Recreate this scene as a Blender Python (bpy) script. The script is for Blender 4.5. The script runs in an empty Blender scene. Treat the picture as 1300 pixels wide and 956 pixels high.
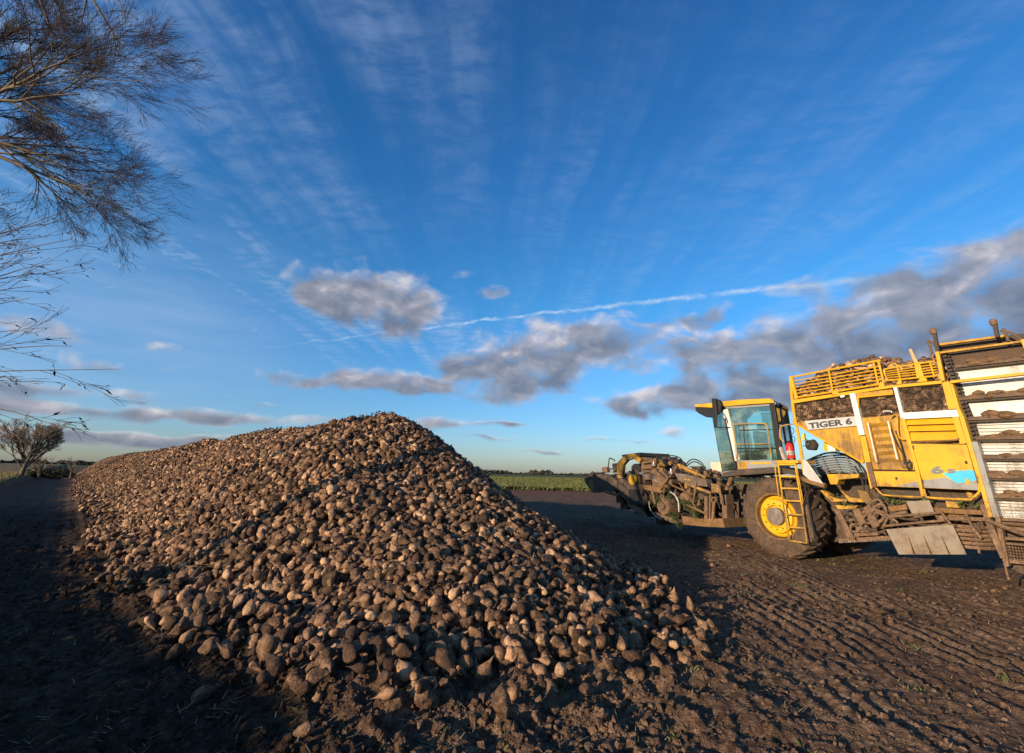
import bpy, math, random
import numpy as np
from mathutils import Vector, Matrix
rad = math.radians
S = bpy.context.scene
COL = S.collection
rng = np.random.default_rng(11)
random.seed(5)

# ------------------------------------------------------------------ camera
FPX = 578.0; CAMH = 1.8
PITCH = rad(16.1); ROLL = rad(1.25)
cf = np.array([0, math.cos(PITCH), math.sin(PITCH)])
_r0 = np.array([1.0, 0, 0]); _w0 = np.array([0, -math.sin(PITCH), math.cos(PITCH)])
cr = _r0*math.cos(ROLL) + _w0*math.sin(ROLL)
cw = -_r0*math.sin(ROLL) + _w0*math.cos(ROLL)
CAMP = np.array([0, 0, CAMH])
cam_d = bpy.data.cameras.new("camera"); cam = bpy.data.objects.new("camera", cam_d); COL.objects.link(cam)
cam.matrix_world = Matrix(((cr[0], cw[0], -cf[0], 0), (cr[1], cw[1], -cf[1], 0), (cr[2], cw[2], -cf[2], CAMH), (0, 0, 0, 1)))
cam_d.sensor_fit = 'HORIZONTAL'; cam_d.sensor_width = 36.0; cam_d.lens = 36.0*FPX/1300.0
cam_d.shift_y = -44.5/1300.0
cam_d.clip_start = 0.05; cam_d.clip_end = 12000
S.camera = cam

def ray(x, y):
    return cf + cr*((x-650)/FPX) + cw*((433.5-y)/FPX)
def project(P):
    d = np.asarray(P) - CAMP
    z = d @ cf
    z = np.where(z < 1e-3, 1e-3, z)
    return 650 + FPX*(d @ cr)/z, 433.5 - FPX*(d @ cw)/z, z

# ------------------------------------------------------------------ light
SUN_EL = rad(10.3)
SD = np.array([-0.76, -0.65, 0.0]); SD /= np.linalg.norm(SD)      # horizontal direction towards the sun
S.view_settings.view_transform = 'Standard'; S.view_settings.look = 'None'
S.view_settings.exposure = 0.62; S.view_settings.gamma = 1.0
S.view_settings.use_curve_mapping = False
sd = bpy.data.lights.new("sun", 'SUN'); so = bpy.data.objects.new("sun", sd); COL.objects.link(so)
sd.energy = 5.0; sd.angle = rad(0.5); sd.color = (1.0, 0.77, 0.51)
sv = Vector((SD[0]*math.cos(SUN_EL), SD[1]*math.cos(SUN_EL), math.sin(SUN_EL)))
so.rotation_euler = sv.to_track_quat('Z', 'Y').to_euler(); so.location = (-20, -20, 30)

# ------------------------------------------------------------------ node helper
class NT:
    def __init__(s, tree): s.t = tree; s.n = tree.nodes; s.l = tree.links
    def node(s, ty, ins=None, **kw):
        n = s.n.new(ty)
        for k, v in kw.items(): setattr(n, k, v)
        if ins:
            for k, v in ins.items():
                if hasattr(v, 'is_output') or isinstance(v, bpy.types.NodeSocket): s.l.new(v, n.inputs[k])
                else: n.inputs[k].default_value = v
        return n
    def m(s, op, a, b=0.0, c=None, clamp=False):
        d = {0: a, 1: b}
        if c is not None: d[2] = c
        return s.node('ShaderNodeMath', d, operation=op, use_clamp=clamp).outputs[0]
    def vm(s, op, a, b=(0, 0, 0), out=0):
        d = {0: a}
        if op != 'LENGTH' and op != 'NORMALIZE': d[1] = b
        n = s.node('ShaderNodeVectorMath', d, operation=op)
        return n.outputs['Value'] if op in ('LENGTH', 'DOT_PRODUCT', 'DISTANCE') else n.outputs[0]
    def mix(s, f, a, b):
        return s.node('ShaderNodeMix', {0: f, 6: a, 7: b}, data_type='RGBA').outputs[2]
    def mul(s, a, b):
        return s.node('ShaderNodeMix', {0: 1.0, 6: a, 7: b}, data_type='RGBA', blend_type='MULTIPLY').outputs[2]
    def sm(s, v, a, b, lo=0.0, hi=1.0):
        return s.node('ShaderNodeMapRange', {0: v, 1: a, 2: b, 3: lo, 4: hi}, interpolation_type='SMOOTHSTEP').outputs[0]
    def lin(s, v, a, b, lo=0.0, hi=1.0):
        return s.node('ShaderNodeMapRange', {0: v, 1: a, 2: b, 3: lo, 4: hi}).outputs[0]
    def noise(s, vec, scale, detail=4, rough=0.55, dist=0.0, out=0):
        return s.node('ShaderNodeTexNoise', {'Vector': vec, 'Scale': scale, 'Detail': detail, 'Roughness': rough, 'Distortion': dist}).outputs[out]
    def xyz(s, v):
        n = s.node('ShaderNodeSeparateXYZ', {0: v}); return n.outputs
    def comb(s, x, y, z): return s.node('ShaderNodeCombineXYZ', {0: x, 1: y, 2: z}).outputs[0]
    def ramp(s, f, stops):
        n = s.node('ShaderNodeValToRGB', {0: f}); e = n.color_ramp.elements
        while len(e) < len(stops): e.new(0.5)
        for el, (p, c) in zip(e, stops): el.position = p; el.color = (*c, 1)
        return n.outputs[0]

def srgb(r, g, b):
    f = lambda c: ((c/255+0.055)/1.055)**2.4 if c > 10 else c/255/12.92
    return (f(r), f(g), f(b))
def c4(c): return (*c, 1.0)
EXG = 2**0.55

# ------------------------------------------------------------------ world: Nishita sky with clouds at infinity
W = bpy.data.worlds.new("World"); S.world = W; W.use_nodes = True
w = NT(W.node_tree); w.n.clear()
sky = w.node('ShaderNodeTexSky', sky_type='NISHITA', sun_disc=False)
sky.sun_elevation = SUN_EL; sky.sun_rotation = math.atan2(SD[0], SD[1]) % (2*math.pi)
sky.air_density = 1.0; sky.dust_density = 0.6; sky.ozone_density = 3.0; sky.altitude = 0
SKYK = 0.088
tc = w.node('ShaderNodeTexCoord')
D = w.vm('NORMALIZE', tc.outputs['Generated'])
dx, dy, dz = w.xyz(D)
az = w.m('ARCTAN2', dx, dy); el = w.m('ARCSINE', dz)
AE = w.comb(az, el, 0.0)
# blue of the air, deepened overhead
skyc = w.node('ShaderNodeHueSaturation', {'Hue': 0.505, 'Saturation': 1.1, 'Value': 1.0, 'Color': sky.outputs[0]}).outputs[0]
grade = w.ramp(w.lin(el, 0.0, 1.3), [(0.0, (1.05, 1.12, 1.6)), (0.09, (0.92, 1.26, 1.62)), (0.27, (0.70, 1.48, 1.75)), (0.48, (0.56, 1.38, 1.78)), (0.74, (0.50, 1.22, 1.65)), (0.88, (0.2, 0.4, 0.5))])
skyc = w.mul(skyc, grade)
zc = w.m('MAXIMUM', dz, 0.015)
PL = w.comb(w.m('DIVIDE', dx, zc), w.m('DIVIDE', dy, zc), 0.0)      # plane of the high cloud sheet
# cirrus: long parallel streaks running away from the viewer
wob = w.noise(PL, 0.45, 3, 0.5, out=1)
PLw = w.vm('ADD', PL, w.vm('MULTIPLY', w.vm('SUBTRACT', wob, (0.5, 0.5, 0.5)), (0.5, 0.9, 0)))
stre = w.noise(w.vm('MULTIPLY', PLw, (5.2, 0.55, 1)), 1.0, 5, 0.55)
rip = w.noise(w.vm('MULTIPLY', PLw, (7.0, 13.0, 1)), 1.0, 4, 0.65)
patch = w.noise(w.vm('ADD', PL, (3.1, 1.7, 0)), 0.42, 3, 0.5)
side = w.sm(w.xyz(PL)[0], -0.9, 0.8, 1.0, 0.25)
ci = w.m('MULTIPLY', w.sm(stre, 0.36, 0.70), w.m('ADD', 0.18, w.m('MULTIPLY', w.sm(rip, 0.3, 0.7), 1.0)))
ci = w.m('MULTIPLY', ci, w.m('MULTIPLY', w.sm(patch, 0.28, 0.60), side))
ci = w.m('MULTIPLY', ci, w.sm(el, 0.06, 0.34))
ci = w.m('MULTIPLY', ci, w.sm(el, 1.05, 0.65, 0.25, 1.0))
lowsheet = w.m('MULTIPLY', w.sm(az, -0.25, -0.75), w.m('MULTIPLY', w.sm(el, 0.02, 0.16), w.sm(el, 0.55, 0.25)))
veil = w.m('MULTIPLY', lowsheet, w.lin(w.noise(w.vm('MULTIPLY', AE, (2.5, 14, 1)), 1.0, 5, 0.6), 0.3, 0.7, 0.15, 0.75))
ci = w.m('MAXIMUM', w.m('MULTIPLY', ci, 0.76), w.m('MULTIPLY', veil, 0.62))
skyc = w.mix(w.m('MINIMUM', ci, 0.8), skyc, (*[c/SKYK/EXG for c in srgb(170, 194, 226)], 1))

def ae_of(px, py):
    v = ray(px, py); v = v/np.linalg.norm(v)
    return math.atan2(v[0], v[1]), math.asin(v[2])
# contrail: a crooked thin line across the lower sky
pts = [(250, 452), (300, 447), (400, 434), (560, 412), (700, 398), (860, 380), (1010, 362), (1180, 345), (1330, 335)]
A = np.array([ae_of(*p) for p in pts]); cofs = np.polyfit(A[:, 0], A[:, 1], 3)
e0 = w.m('MULTIPLY_ADD', w.m('MULTIPLY_ADD', w.m('MULTIPLY_ADD', az, float(cofs[0]), float(cofs[1])), az, float(cofs[2])), az, 0.0)
poly = w.m('ADD', w.m('MULTIPLY', w.m('ADD', w.m('MULTIPLY', w.m('ADD', w.m('MULTIPLY', az, float(cofs[0])), float(cofs[1])), az), float(cofs[2])), az), float(cofs[3]))
wig = w.m('MULTIPLY', w.m('SUBTRACT', w.noise(w.vm('MULTIPLY', AE, (22, 22, 1)), 1.0, 4, 0.6), 0.5), 0.022)
dist = w.m('ABSOLUTE', w.m('ADD', w.m('SUBTRACT', el, poly), wig))
wid = w.lin(az, -0.45, 0.75, 0.0018, 0.009)
con = w.m('SUBTRACT', 1.0, w.m('DIVIDE', dist, wid), clamp=True)
con = w.m('MULTIPLY', con, w.m('MULTIPLY', w.sm(az, -0.62, -0.2, 0.0, 1.0), w.sm(az, 0.95, 0.55, 0.1, 1.0)))
con = w.m('MULTIPLY', con, w.lin(w.noise(w.vm('MULTIPLY', AE, (34, 60, 1)), 1.0, 4, 0.6), 0.35, 0.65, 0.1, 1.0))
skyc = w.mix(w.m('MULTIPLY', con, 0.85), skyc, (*[c/SKYK/EXG for c in srgb(190, 214, 240)], 1))

# cumulus: lumps placed in azimuth / elevation, their edges broken by noise
lumps = [  # px, py, half width px, half height px, weight
    (455, 372, 92, 42, 1.0), (520, 398, 52, 36, .9), (420, 384, 50, 26, .8), (610, 372, 45, 12, .35), (585, 350, 90, 10, .22),
    (360, 476, 45, 14, .7), (398, 490, 30, 11, .7), (480, 484, 80, 19, .95), (540, 488, 45, 18, .9), (640, 503, 55, 14, .85),
    (690, 452, 118, 44, 1.0), (770, 420, 60, 26, .8), (600, 462, 45, 20, .8), (650, 480, 70, 18, .8),
    (860, 432, 50, 22, .7), (905, 462, 95, 36, .95), (1000, 440, 110, 46, .95), (1110, 420, 130, 58, 1.0), (1240, 385, 150, 76, 1.15), (1330, 345, 130, 66, 1.1), (1150, 440, 120, 50, .9), (880, 400, 60, 16, .5),
    (800, 512, 72, 22, .95), (900, 508, 110, 26, 1.0), (1010, 495, 130, 40, 1.0), (1180, 470, 150, 60, 1.0), (1330, 470, 120, 80, 1.0),
    (860, 551, 42, 11, .55), (960, 560, 90, 14, .4), (1120, 345, 140, 26, .30), (1010, 375, 120, 24, .28),
    (575, 541, 62, 9, .72), (650, 541, 45, 5, .7), (690, 571, 40, 4, .6), (610, 556, 55, 5, .6), (780, 560, 60, 4, .4),
    (150, 462, 110, 13, .42), (110, 496, 110, 10, .5), (60, 420, 70, 22, .36), (200, 436, 60, 9, .35),
    (130, 524, 180, 11, .85), (300, 528, 130, 10, .62), (60, 552, 190, 12, .9), (230, 556, 120, 8, .8), (-60, 480, 150, 40, .5), (330, 508, 100, 7, .4)]
wp = w.noise(w.vm('MULTIPLY', AE, (7, 11, 1)), 1.0, 2, 0.5, out=1)
AEw = w.vm('ADD', AE, w.vm('MULTIPLY', w.vm('SUBTRACT', wp, (0.5, 0.5, 0.5)), (0.10, 0.05, 0)))
acc = None; top = None
for (px, py, rw, rh, wt) in lumps:
    a0, e0_ = ae_of(px, py); a1, _ = ae_of(px+rw, py); _, e1 = ae_of(px, py-rh)
    ra = max(abs(a1-a0), 0.01); re = max(abs(e1-e0_), 0.004)
    dv = w.vm('MULTIPLY', w.vm('SUBTRACT', AEw, (a0, e0_, 0)), (1/ra, 1/re, 0))
    g = w.m('MULTIPLY', w.m('SUBTRACT', 1.25, w.vm('LENGTH', dv), clamp=False), wt)
    g = w.m('MAXIMUM', g, 0.0)
    ty = w.m('MULTIPLY', w.xyz(dv)[1], g)
    acc = g if acc is None else w.m('ADD', acc, g)
    top = ty if top is None else w.m('ADD', top, ty)
rel = w.m('DIVIDE', top, w.m('ADD', acc, 0.05))
nz = w.noise(w.vm('MULTIPLY', AEw, (12.5, 18, 1)), 1.0, 6, 0.5)
nz2 = w.noise(w.vm('ADD', w.vm('MULTIPLY', AEw, (12.5, 18, 1)), (0.12, -0.26, 0)), 1.0, 5, 0.5)
den = w.m('ADD', w.m('MINIMUM', acc, 0.95), w.m('MULTIPLY', w.m('MULTIPLY', w.m('SUBTRACT', nz, 0.5), 2.2), w.sm(acc, 0.0, 0.22)))
alpha = w.sm(den, 0.16, 0.98)
light = w.m('ADD', w.m('MULTIPLY', rel, 0.62), w.m('MULTIPLY', w.m('SUBTRACT', nz, nz2), 3.4))
light = w.m('ADD', light, w.sm(den, 1.1, 0.15, -0.22, 0.42))
light = w.m('ADD', light, w.sm(az, 0.95, 0.2, -0.10, 0.10))
cc = w.ramp(w.lin(light, -0.55, 0.95), [(0.0, srgb(114, 122, 141)), (0.35, srgb(142, 146, 160)), (0.60, srgb(165, 165, 177)), (0.82, srgb(201, 197, 203)), (1.0, srgb(226, 218, 218))])
cc = w.node('ShaderNodeVectorMath', {0: cc, 1: (1/SKYK/EXG,)*3}, operation='MULTIPLY').outputs[0]
skyc = w.mix(w.m('MULTIPLY', alpha, 0.93), skyc, cc)
bg = w.node('ShaderNodeBackground', {'Color': skyc, 'Strength': SKYK})
wo = w.node('ShaderNodeOutputWorld', {'Surface': bg.outputs[0]})
W.cycles.sampling_method = 'MANUAL'; W.cycles.sample_map_resolution = 512

# ------------------------------------------------------------------ generic builders
def tag(o, label=None, cat=None, group=None, kind=None):
    if label: o["label"] = label
    if cat: o["category"] = cat
    if group: o["group"] = group
    if kind: o["kind"] = kind
    return o
def mesh_np(name, V, Fc, mat=None, smooth=True, attrs=None):
    """V (n,3) array, Fc (m,3) or (m,4) int array"""
    V = np.asarray(V, dtype=np.float32); Fc = np.asarray(Fc, dtype=np.int32)
    me = bpy.data.meshes.new(name); k = Fc.shape[1]
    me.vertices.add(len(V)); me.vertices.foreach_set('co', V.ravel())
    me.loops.add(Fc.size); me.loops.foreach_set('vertex_index', Fc.ravel())
    me.polygons.add(len(Fc)); me.polygons.foreach_set('loop_start', np.arange(0, Fc.size, k, dtype=np.int32))
    me.polygons.foreach_set('loop_total', np.full(len(Fc), k, dtype=np.int32))
    me.polygons.foreach_set('use_smooth', np.full(len(Fc), smooth, dtype=bool))
    me.update(calc_edges=True)
    if attrs:
        for an, av in attrs.items():
            at = me.attributes.new(an, 'FLOAT', 'POINT'); at.data.foreach_set('value', np.asarray(av, dtype=np.float32))
    if mat: me.materials.append(mat)
    return me
def link(name, me, parent=None):
    o = bpy.data.objects.new(name, me); COL.objects.link(o)
    if parent: o.parent = parent
    return o

# numpy value noise
_perm = rng.permutation(4096).astype(np.int64); _val = rng.random(4096)
def _h(ix, iy): return _val[(_perm[(ix & 4095)] + iy*131 + _perm[(iy*7 & 4095)]) & 4095]
def vnoise(x, y):
    ix = np.floor(x).astype(np.int64); iy = np.floor(y).astype(np.int64)
    fx = x-ix; fy = y-iy; fx = fx*fx*(3-2*fx); fy = fy*fy*(3-2*fy)
    return (_h(ix, iy)*(1-fx)+_h(ix+1, iy)*fx)*(1-fy)+(_h(ix, iy+1)*(1-fx)+_h(ix+1, iy+1)*fx)*fy
def fbm(x, y, o=4, g=0.5):
    a = 1.0; s = 0; t = 0
    for k in range(o):
        s = s+a*(vnoise(x*2**k+17.3*k, y*2**k-9.1*k)-0.5); t += a; a *= g
    return s/t*2
def sstep(x, a, b):
    t = np.clip((x-a)/(b-a), 0, 1); return t*t*(3-2*t)

# ------------------------------------------------------------------ the lie of the land
AX = rad(42.8)                      # the heap, the track and the bank all run this far left of straight ahead
U = np.array([-math.sin(AX), math.cos(AX)]); N_ = np.array([math.cos(AX), math.sin(AX)])
def sn(x, y): return x*U[0]+y*U[1], x*N_[0]+y*N_[1]
HN, HWL, HWR, HH, S0, HE = 6.0, 4.75, 3.0, 3.48, 13.1, 9.35
def heap_h(x, y):
    s, n = sn(x, y)
    nw = n + 0.25*fbm(s*0.35, n*0.2+5, 2)
    ds = np.where(s < S0, (S0-s)/HE, 0.0); dn = np.where(nw < HN, (nw-HN)/HWL, (nw-HN)/HWR)
    t = np.sqrt(dn**2+ds**2)
    ang = np.arctan2(dn, ds)
    t = t*(1+0.06*np.sin(ang*3+1.0)*(ds > 0))
    c = 0.20
    prof = 1-np.sqrt(t*t+c*c)+c*0.35
    prof = np.where(prof > 0, prof*(1+0.95*t*np.maximum(1-t, 0)), prof)
    ridge = 1+0.045*fbm(s*0.28+3, n*0.0+1, 3)
    h = HH*prof*ridge
    h = np.where(s > 112, np.minimum(h, h*(1-sstep(s, 112, 124))-0.4*sstep(s, 116, 124)), h)
    h = h + 0.16*fbm(x*0.7, y*0.7, 3)*sstep(h, 0.0, 0.8)
    h = h + 0.34*np.exp(-(((s-10.9)/1.2)**2+((n-6.2)/1.5)**2))
    h = h + 0.34*np.exp(-(((s-4.4)/1.6)**2+((n-3.6)/2.4)**2))
    # a slump towards the viewer at the near end
    h = h - 0.28*np.exp(-(((s-8.2)/2.2)**2+((n-4.6)/1.0)**2))
    return h
def bank_h(x, y):
    s, n = sn(x, y)
    e = n + 3.0 + 0.35*fbm(s*0.4, 2.2+n*0.1, 3)
    H = 0.62+0.10*fbm(s*0.2, 8.0, 2)+0.24*(1-sstep(s, 5.5, 10))  # last term: unseen extra height near the viewer, added to shade the left foreground
    return H*sstep(-e, -0.75, 0.6)
def ground_h(x, y):
    s, n = sn(x, y); r = np.hypot(x, y)
    near = 1-sstep(r, 30, 60)
    # cultivated ridges running away from the viewer
    wx = x + 0.22*fbm(x*0.35, y*0.2, 3)+0.07*fbm(x*1.7+3, y*0.9, 3) - y*0.075
    ph = wx/0.215
    rid = (0.5+0.5*np.cos(2*np.pi*ph))**1.3
    brk = sstep(fbm(x*1.6+7, y*1.1, 4, .6), -0.30, 0.35)
    rm = sstep(x, 1.2, 3.5)*(1-sstep(y-0.45*x, 7.5, 9.5))
    fl = sstep(-n, -1.6, -0.2)                                      # the track on the left is flatter
    trk = sstep(y-0.35*x, 6.0, 7.2)*(sstep(x, 5.0, 7.0))         # rolled earth beside the machine
    h = 0.052*rid*(0.12+0.88*brk)*(0.6+0.8*vnoise(x*0.5, y*0.3))*rm*near
    rut = 0.5+0.5*np.cos(2*np.pi*(n+0.1*fbm(s, n, 2))/0.33)
    h = h + 0.028*rut*(1-rm)*near
    k = near*(1-0.6*trk)
    h = h + k*(0.10*fbm(x*0.9, y*0.9, 3)*(1-0.6*rm) + 0.045*fbm(x*4, y*4, 4, 0.6)*(1-0.35*rm))
    cl = np.clip(fbm(x*7.5+3, y*7.5, 3, 0.6), 0.02, 1)
    h = h + k*(0.075-0.035*rm)*cl*(0.5+vnoise(x*1.1, y*1.1))
    h = h + bank_h(x, y)*1.0
    # spoil round the foot of the heap
    h = h + 0.13*np.exp(-((heap_h(x, y)+0.15)/0.35)**2)*(0.7+fbm(x*2.5, y*2.5, 3))*near
    return h - 0.03

def mat_new(name):
    m = bpy.data.materials.new(name); m.use_nodes = True; t = NT(m.node_tree); t.n.clear()
    out = t.node('ShaderNodeOutputMaterial'); b = t.node('ShaderNodeBsdfPrincipled'); t.l.new(b.outputs[0], out.inputs[0])
    return m, t, b
def bump(t, b, h, strength=0.5, dist=0.02):
    n = t.node('ShaderNodeBump', {'Height': h, 'Strength': strength, 'Distance': dist}); t.l.new(n.outputs[0], b.inputs['Normal'])

# soil
m_soil, t, b = mat_new("soil")
g = t.node('ShaderNodeNewGeometry').outputs['Position']
n1 = t.noise(g, 0.8, 4); n2 = t.noise(g, 14, 5, 0.65); n3 = t.noise(g, 70, 3)
col = t.ramp(n2, [(0.25, (0.034, 0.021, 0.014)), (0.5, (0.150, 0.092, 0.058)), (0.75, (0.34, 0.222, 0.145))])
col = t.mix(t.sm(n1, 0.35, 0.65), col, t.mul(col, (0.72, 0.70, 0.72, 1)))
straw = t.sm(t.noise(t.vm('MULTIPLY', g, (18, 60, 30)), 1.0, 2), 0.68, 0.75)
col = t.mix(t.m('MULTIPLY', straw, 0.35), col, (0.33, 0.25, 0.13, 1))
gx, gy, gz = t.xyz(g)
r_ = t.vm('LENGTH', g)
# beyond the bare headland lies ground under crop; farther off everything is field
far = t.sm(r_, 36, 44)
red = t.ramp(n2, [(0.3, (0.10, 0.045, 0.028)), (0.7, (0.21, 0.10, 0.06))])
col = t.mix(far, col, red)
nn = t.m('ADD', t.m('MULTIPLY', gx, float(N_[0])), t.m('MULTIPLY', gy, float(N_[1])))
fld = t.m('MULTIPLY', t.sm(gy, 53, 56), t.sm(nn, 20, 24))
fld = t.m('MAXIMUM', fld, t.sm(r_, 230, 300))
col = t.mix(fld, col, t.ramp(t.noise(g, 0.6, 6, 0.7), [(0.3, (0.04, 0.05, 0.02)), (0.7, (0.10, 0.115, 0.038))]))
track_shade = t.m('MULTIPLY', t.sm(nn, 2.6, 1.2), t.sm(r_, 34, 22))  # shade along the left track, painted into the soil colour
col = t.mul(col, t.mix(track_shade, (1, 1, 1, 1), (0.36, 0.35, 0.34, 1)))
gn = t.m('MULTIPLY', t.sm(nn, -2.6, -3.1), t.sm(t.noise(g, 1.6, 4), 0.3, 0.6))
col = t.mix(gn, col, t.ramp(n2, [(0.3, (0.12, 0.085, 0.035)), (0.7, (0.30, 0.235, 0.12))]))
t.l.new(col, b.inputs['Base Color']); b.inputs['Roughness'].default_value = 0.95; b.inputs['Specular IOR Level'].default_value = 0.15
bump(t, b, t.m('ADD', n2, t.m('MULTIPLY', n3, 0.5)), 1.0, 0.045)

# ground sheet: one polar grid reaching the horizon, finest in front of the viewer
rr = [0.4]
while rr[-1] < 5200:
    r = rr[-1]; rr.append(r*(1.0+(0.05 if r < 2.2 else 0.0046 if r < 16 else 0.009 if r < 70 else 0.05 if r < 800 else 0.2)))
rr = np.array(rr)
th = np.concatenate([np.linspace(-64, 64, 760), np.linspace(66, 294, 58)])
th = np.radians(th); nt = len(th)
RR, TT = np.meshgrid(rr, th, indexing='ij')
X = RR*np.sin(TT); Y = RR*np.cos(TT)
X = np.vstack([np.zeros((1, nt)), X]); Y = np.vstack([np.zeros((1, nt)), Y])
Z = ground_h(X, Y)
hp = heap_h(X, Y)
Z = np.maximum(Z, np.minimum(hp-0.22, hp*0.9-0.1))
Z[0] = Z[0, 0]
nr = Z.shape[0]
idx = np.arange(nr*nt).reshape(nr, nt); j2 = np.roll(np.arange(nt), -1)
Fq = np.stack([idx[:-1], idx[1:], idx[1:][:, j2], idx[:-1][:, j2]], axis=-1).reshape(-1, 4)
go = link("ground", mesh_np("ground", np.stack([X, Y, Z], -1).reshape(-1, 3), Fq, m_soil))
tag(go, "bare dark brown cultivated earth with ridges, clods and wheel tracks", "ground", kind="structure")
def surf(x, y):
    hp = heap_h(x, y)
    return np.maximum(ground_h(x, y), np.minimum(hp-0.22, hp*0.9-0.1))

# ------------------------------------------------------------------ sugar beets
m_beet, t, b = mat_new("beet_skin")
g = t.node('ShaderNodeNewGeometry').outputs['Position']
ti = t.node('ShaderNodeAttribute', attribute_name='tint').outputs['Fac']
n1 = t.noise(g, 9, 4, 0.6); n2 = t.noise(g, 55, 5, 0.7)
col = t.ramp(ti, [(0.0, (0.11, 0.060, 0.036)), (0.35, (0.25, 0.140, 0.080)), (0.7, (0.42, 0.245, 0.140)), (1.0, (0.62, 0.39, 0.23))])
dirt = t.sm(t.m('ADD', t.m('ADD', n1, t.m('MULTIPLY', n2, 0.7)), t.m('MULTIPLY', ti, -0.35)), 0.44, 0.84)
col = t.mix(t.m('MULTIPLY', dirt, 0.9), col, (0.035, 0.021, 0.014, 1))
t.l.new(col, b.inputs['Base Color']); b.inputs['Roughness'].default_value = 0.8; b.inputs['Specular IOR Level'].default_value = 0.25
bump(t, b, t.m('ADD', n2, n1), 1.0, 0.016)

def beet_mesh(nseg, rings, seed):
    """unit beet along +Z: cut crown at top (z=1), tail at 0; returns vertices, faces and a per vertex tone offset"""
    r = np.random.default_rng(seed)
    fat = r.uniform(0.86, 1.12); tail = r.uniform(0.5, 1.1); snapped = r.random() < 0.5
    zs = np.linspace(0.0, 1.0, rings)
    z0 = r.uniform(.22, .38) if snapped else 0.0
    tz = [0, .12, .28, .45, .60, .73, .85, .93, .985, 1.0]; tr = [.006, .035*tail, .085*tail, .155, .215, .245, .235, .185, .125, .10]
    V = []; T = []; bx, by = r.uniform(-.10, .10, 2); sq = r.uniform(0.78, 1.0); p0 = r.uniform(0, 6.3); p1 = r.uniform(0, 6.3); gro = r.uniform(.04, .12)
    js = r.uniform(.0, .06)
    for z in zs:
        zz = z0+(1-z0)*z; q = float(np.interp(zz, tz, tr))*fat
        for k in range(nseg):
            a = 2*math.pi*k/nseg
            dd = q*(1+0.10*math.sin(2*a+p0)+0.09*math.sin(3*a+p0*2+zz*5)-gro*max(0, math.cos(a-p1-zz*1.2))**4+0.05*math.sin(19*zz+2*a+p0)+r.uniform(-.07, .07))
            bend = (1-zz)**2
            V.append((dd*math.cos(a)+bx*bend*2, dd*math.sin(a)*sq+by*bend*2, zz+r.uniform(-.012, .012)+(js*math.cos(a) if zz > .95 else 0)))
            T.append(0.30 if zz > .97 else (0.16 if snapped and z == 0 else 0))
    V.append((bx*2*(1-z0)**2, by*2*(1-z0)**2, z0-(.0 if snapped else .03))); V.append((0, 0, 0.99)); T += [0.25 if snapped else 0, .34]
    nr_ = rings; F = []
    for i in range(nr_-1):
        for k in range(nseg):
            k2 = (k+1) % nseg; a_, b_, c_, d_ = i*nseg+k, i*nseg+k2, (i+1)*nseg+k2, (i+1)*nseg+k
            F += [(a_, b_, c_), (a_, c_, d_)]
    e0, e1 = nr_*nseg, nr_*nseg+1
    for k in range(nseg):
        k2 = (k+1) % nseg
        F.append((e0, k2, k)); F.append((e1, (nr_-1)*nseg+k, (nr_-1)*nseg+k2))
    V = np.array(V); V[:, 2] -= 0.5*(1+z0)+.08
    return V, np.array(F), np.array(T)
HI_ = [beet_mesh(13, 13, 100+i) for i in range(14)]
LO_ = [beet_mesh(6, 6, 200+i) for i in range(8)]
HI = [q[:2] for q in HI_]; HT = {id(q[0]): q[2] for q in HI_+LO_}; LO = [q[:2] for q in LO_]

# scatter over the heap: two jittered layers, lying mostly down the slope
def scatter(s0, s1, n0, n1, sp, lift, keep=1.0):
    ss, ns = np.meshgrid(np.arange(s0, s1, sp), np.arange(n0, n1, sp), indexing='ij')
    ss = ss.ravel()+rng.uniform(-.6, .6, ss.size)*sp; ns = ns.ravel()+rng.uniform(-.6, .6, ns.size)*sp
    k = rng.random(ss.size) < keep; ss, ns = ss[k], ns[k]
    x = ss*U[0]+ns*N_[0]; y = ss*U[1]+ns*N_[1]
    return x, y, np.full(x.shape, lift)
parts_ = []
for (a0, a1, n0, n1, sp, kp) in [(2.5, 20, 0.3, 10.5, 0.096, 1), (20, 40, 0.3, 7.4, 0.15, 1), (40, 122, 0.3, 7.2, 0.21, 1)]:
    for lift in (-0.03, 0.05, 0.12):
        parts_.append(scatter(a0, a1, n0, n1, sp*(1.0 if lift < 0.1 else 1.35), lift, kp))
bx = np.concatenate([p[0] for p in parts_]); by = np.concatenate([p[1] for p in parts_]); bl = np.concatenate([p[2] for p in parts_])
hh = heap_h(bx, by)
edge = 0.05+0.22*fbm(bx*0.8, by*0.8, 3)
ssx, _nn = sn(bx, by)
fr_ = (1-sstep(ssx, 5.5, 8.5))*(1-1.5*sstep(_nn, 4.8, 6.8))
pr = np.clip((hh+0.30+0.34*fr_+edge)/(0.42+.45*fr_), 0, 1)**np.maximum(1.6+.9*fr_, 1.2)
keep = rng.random(bx.size) < pr
bx, by, bl, hh = bx[keep], by[keep], bl[keep], hh[keep]
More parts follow.
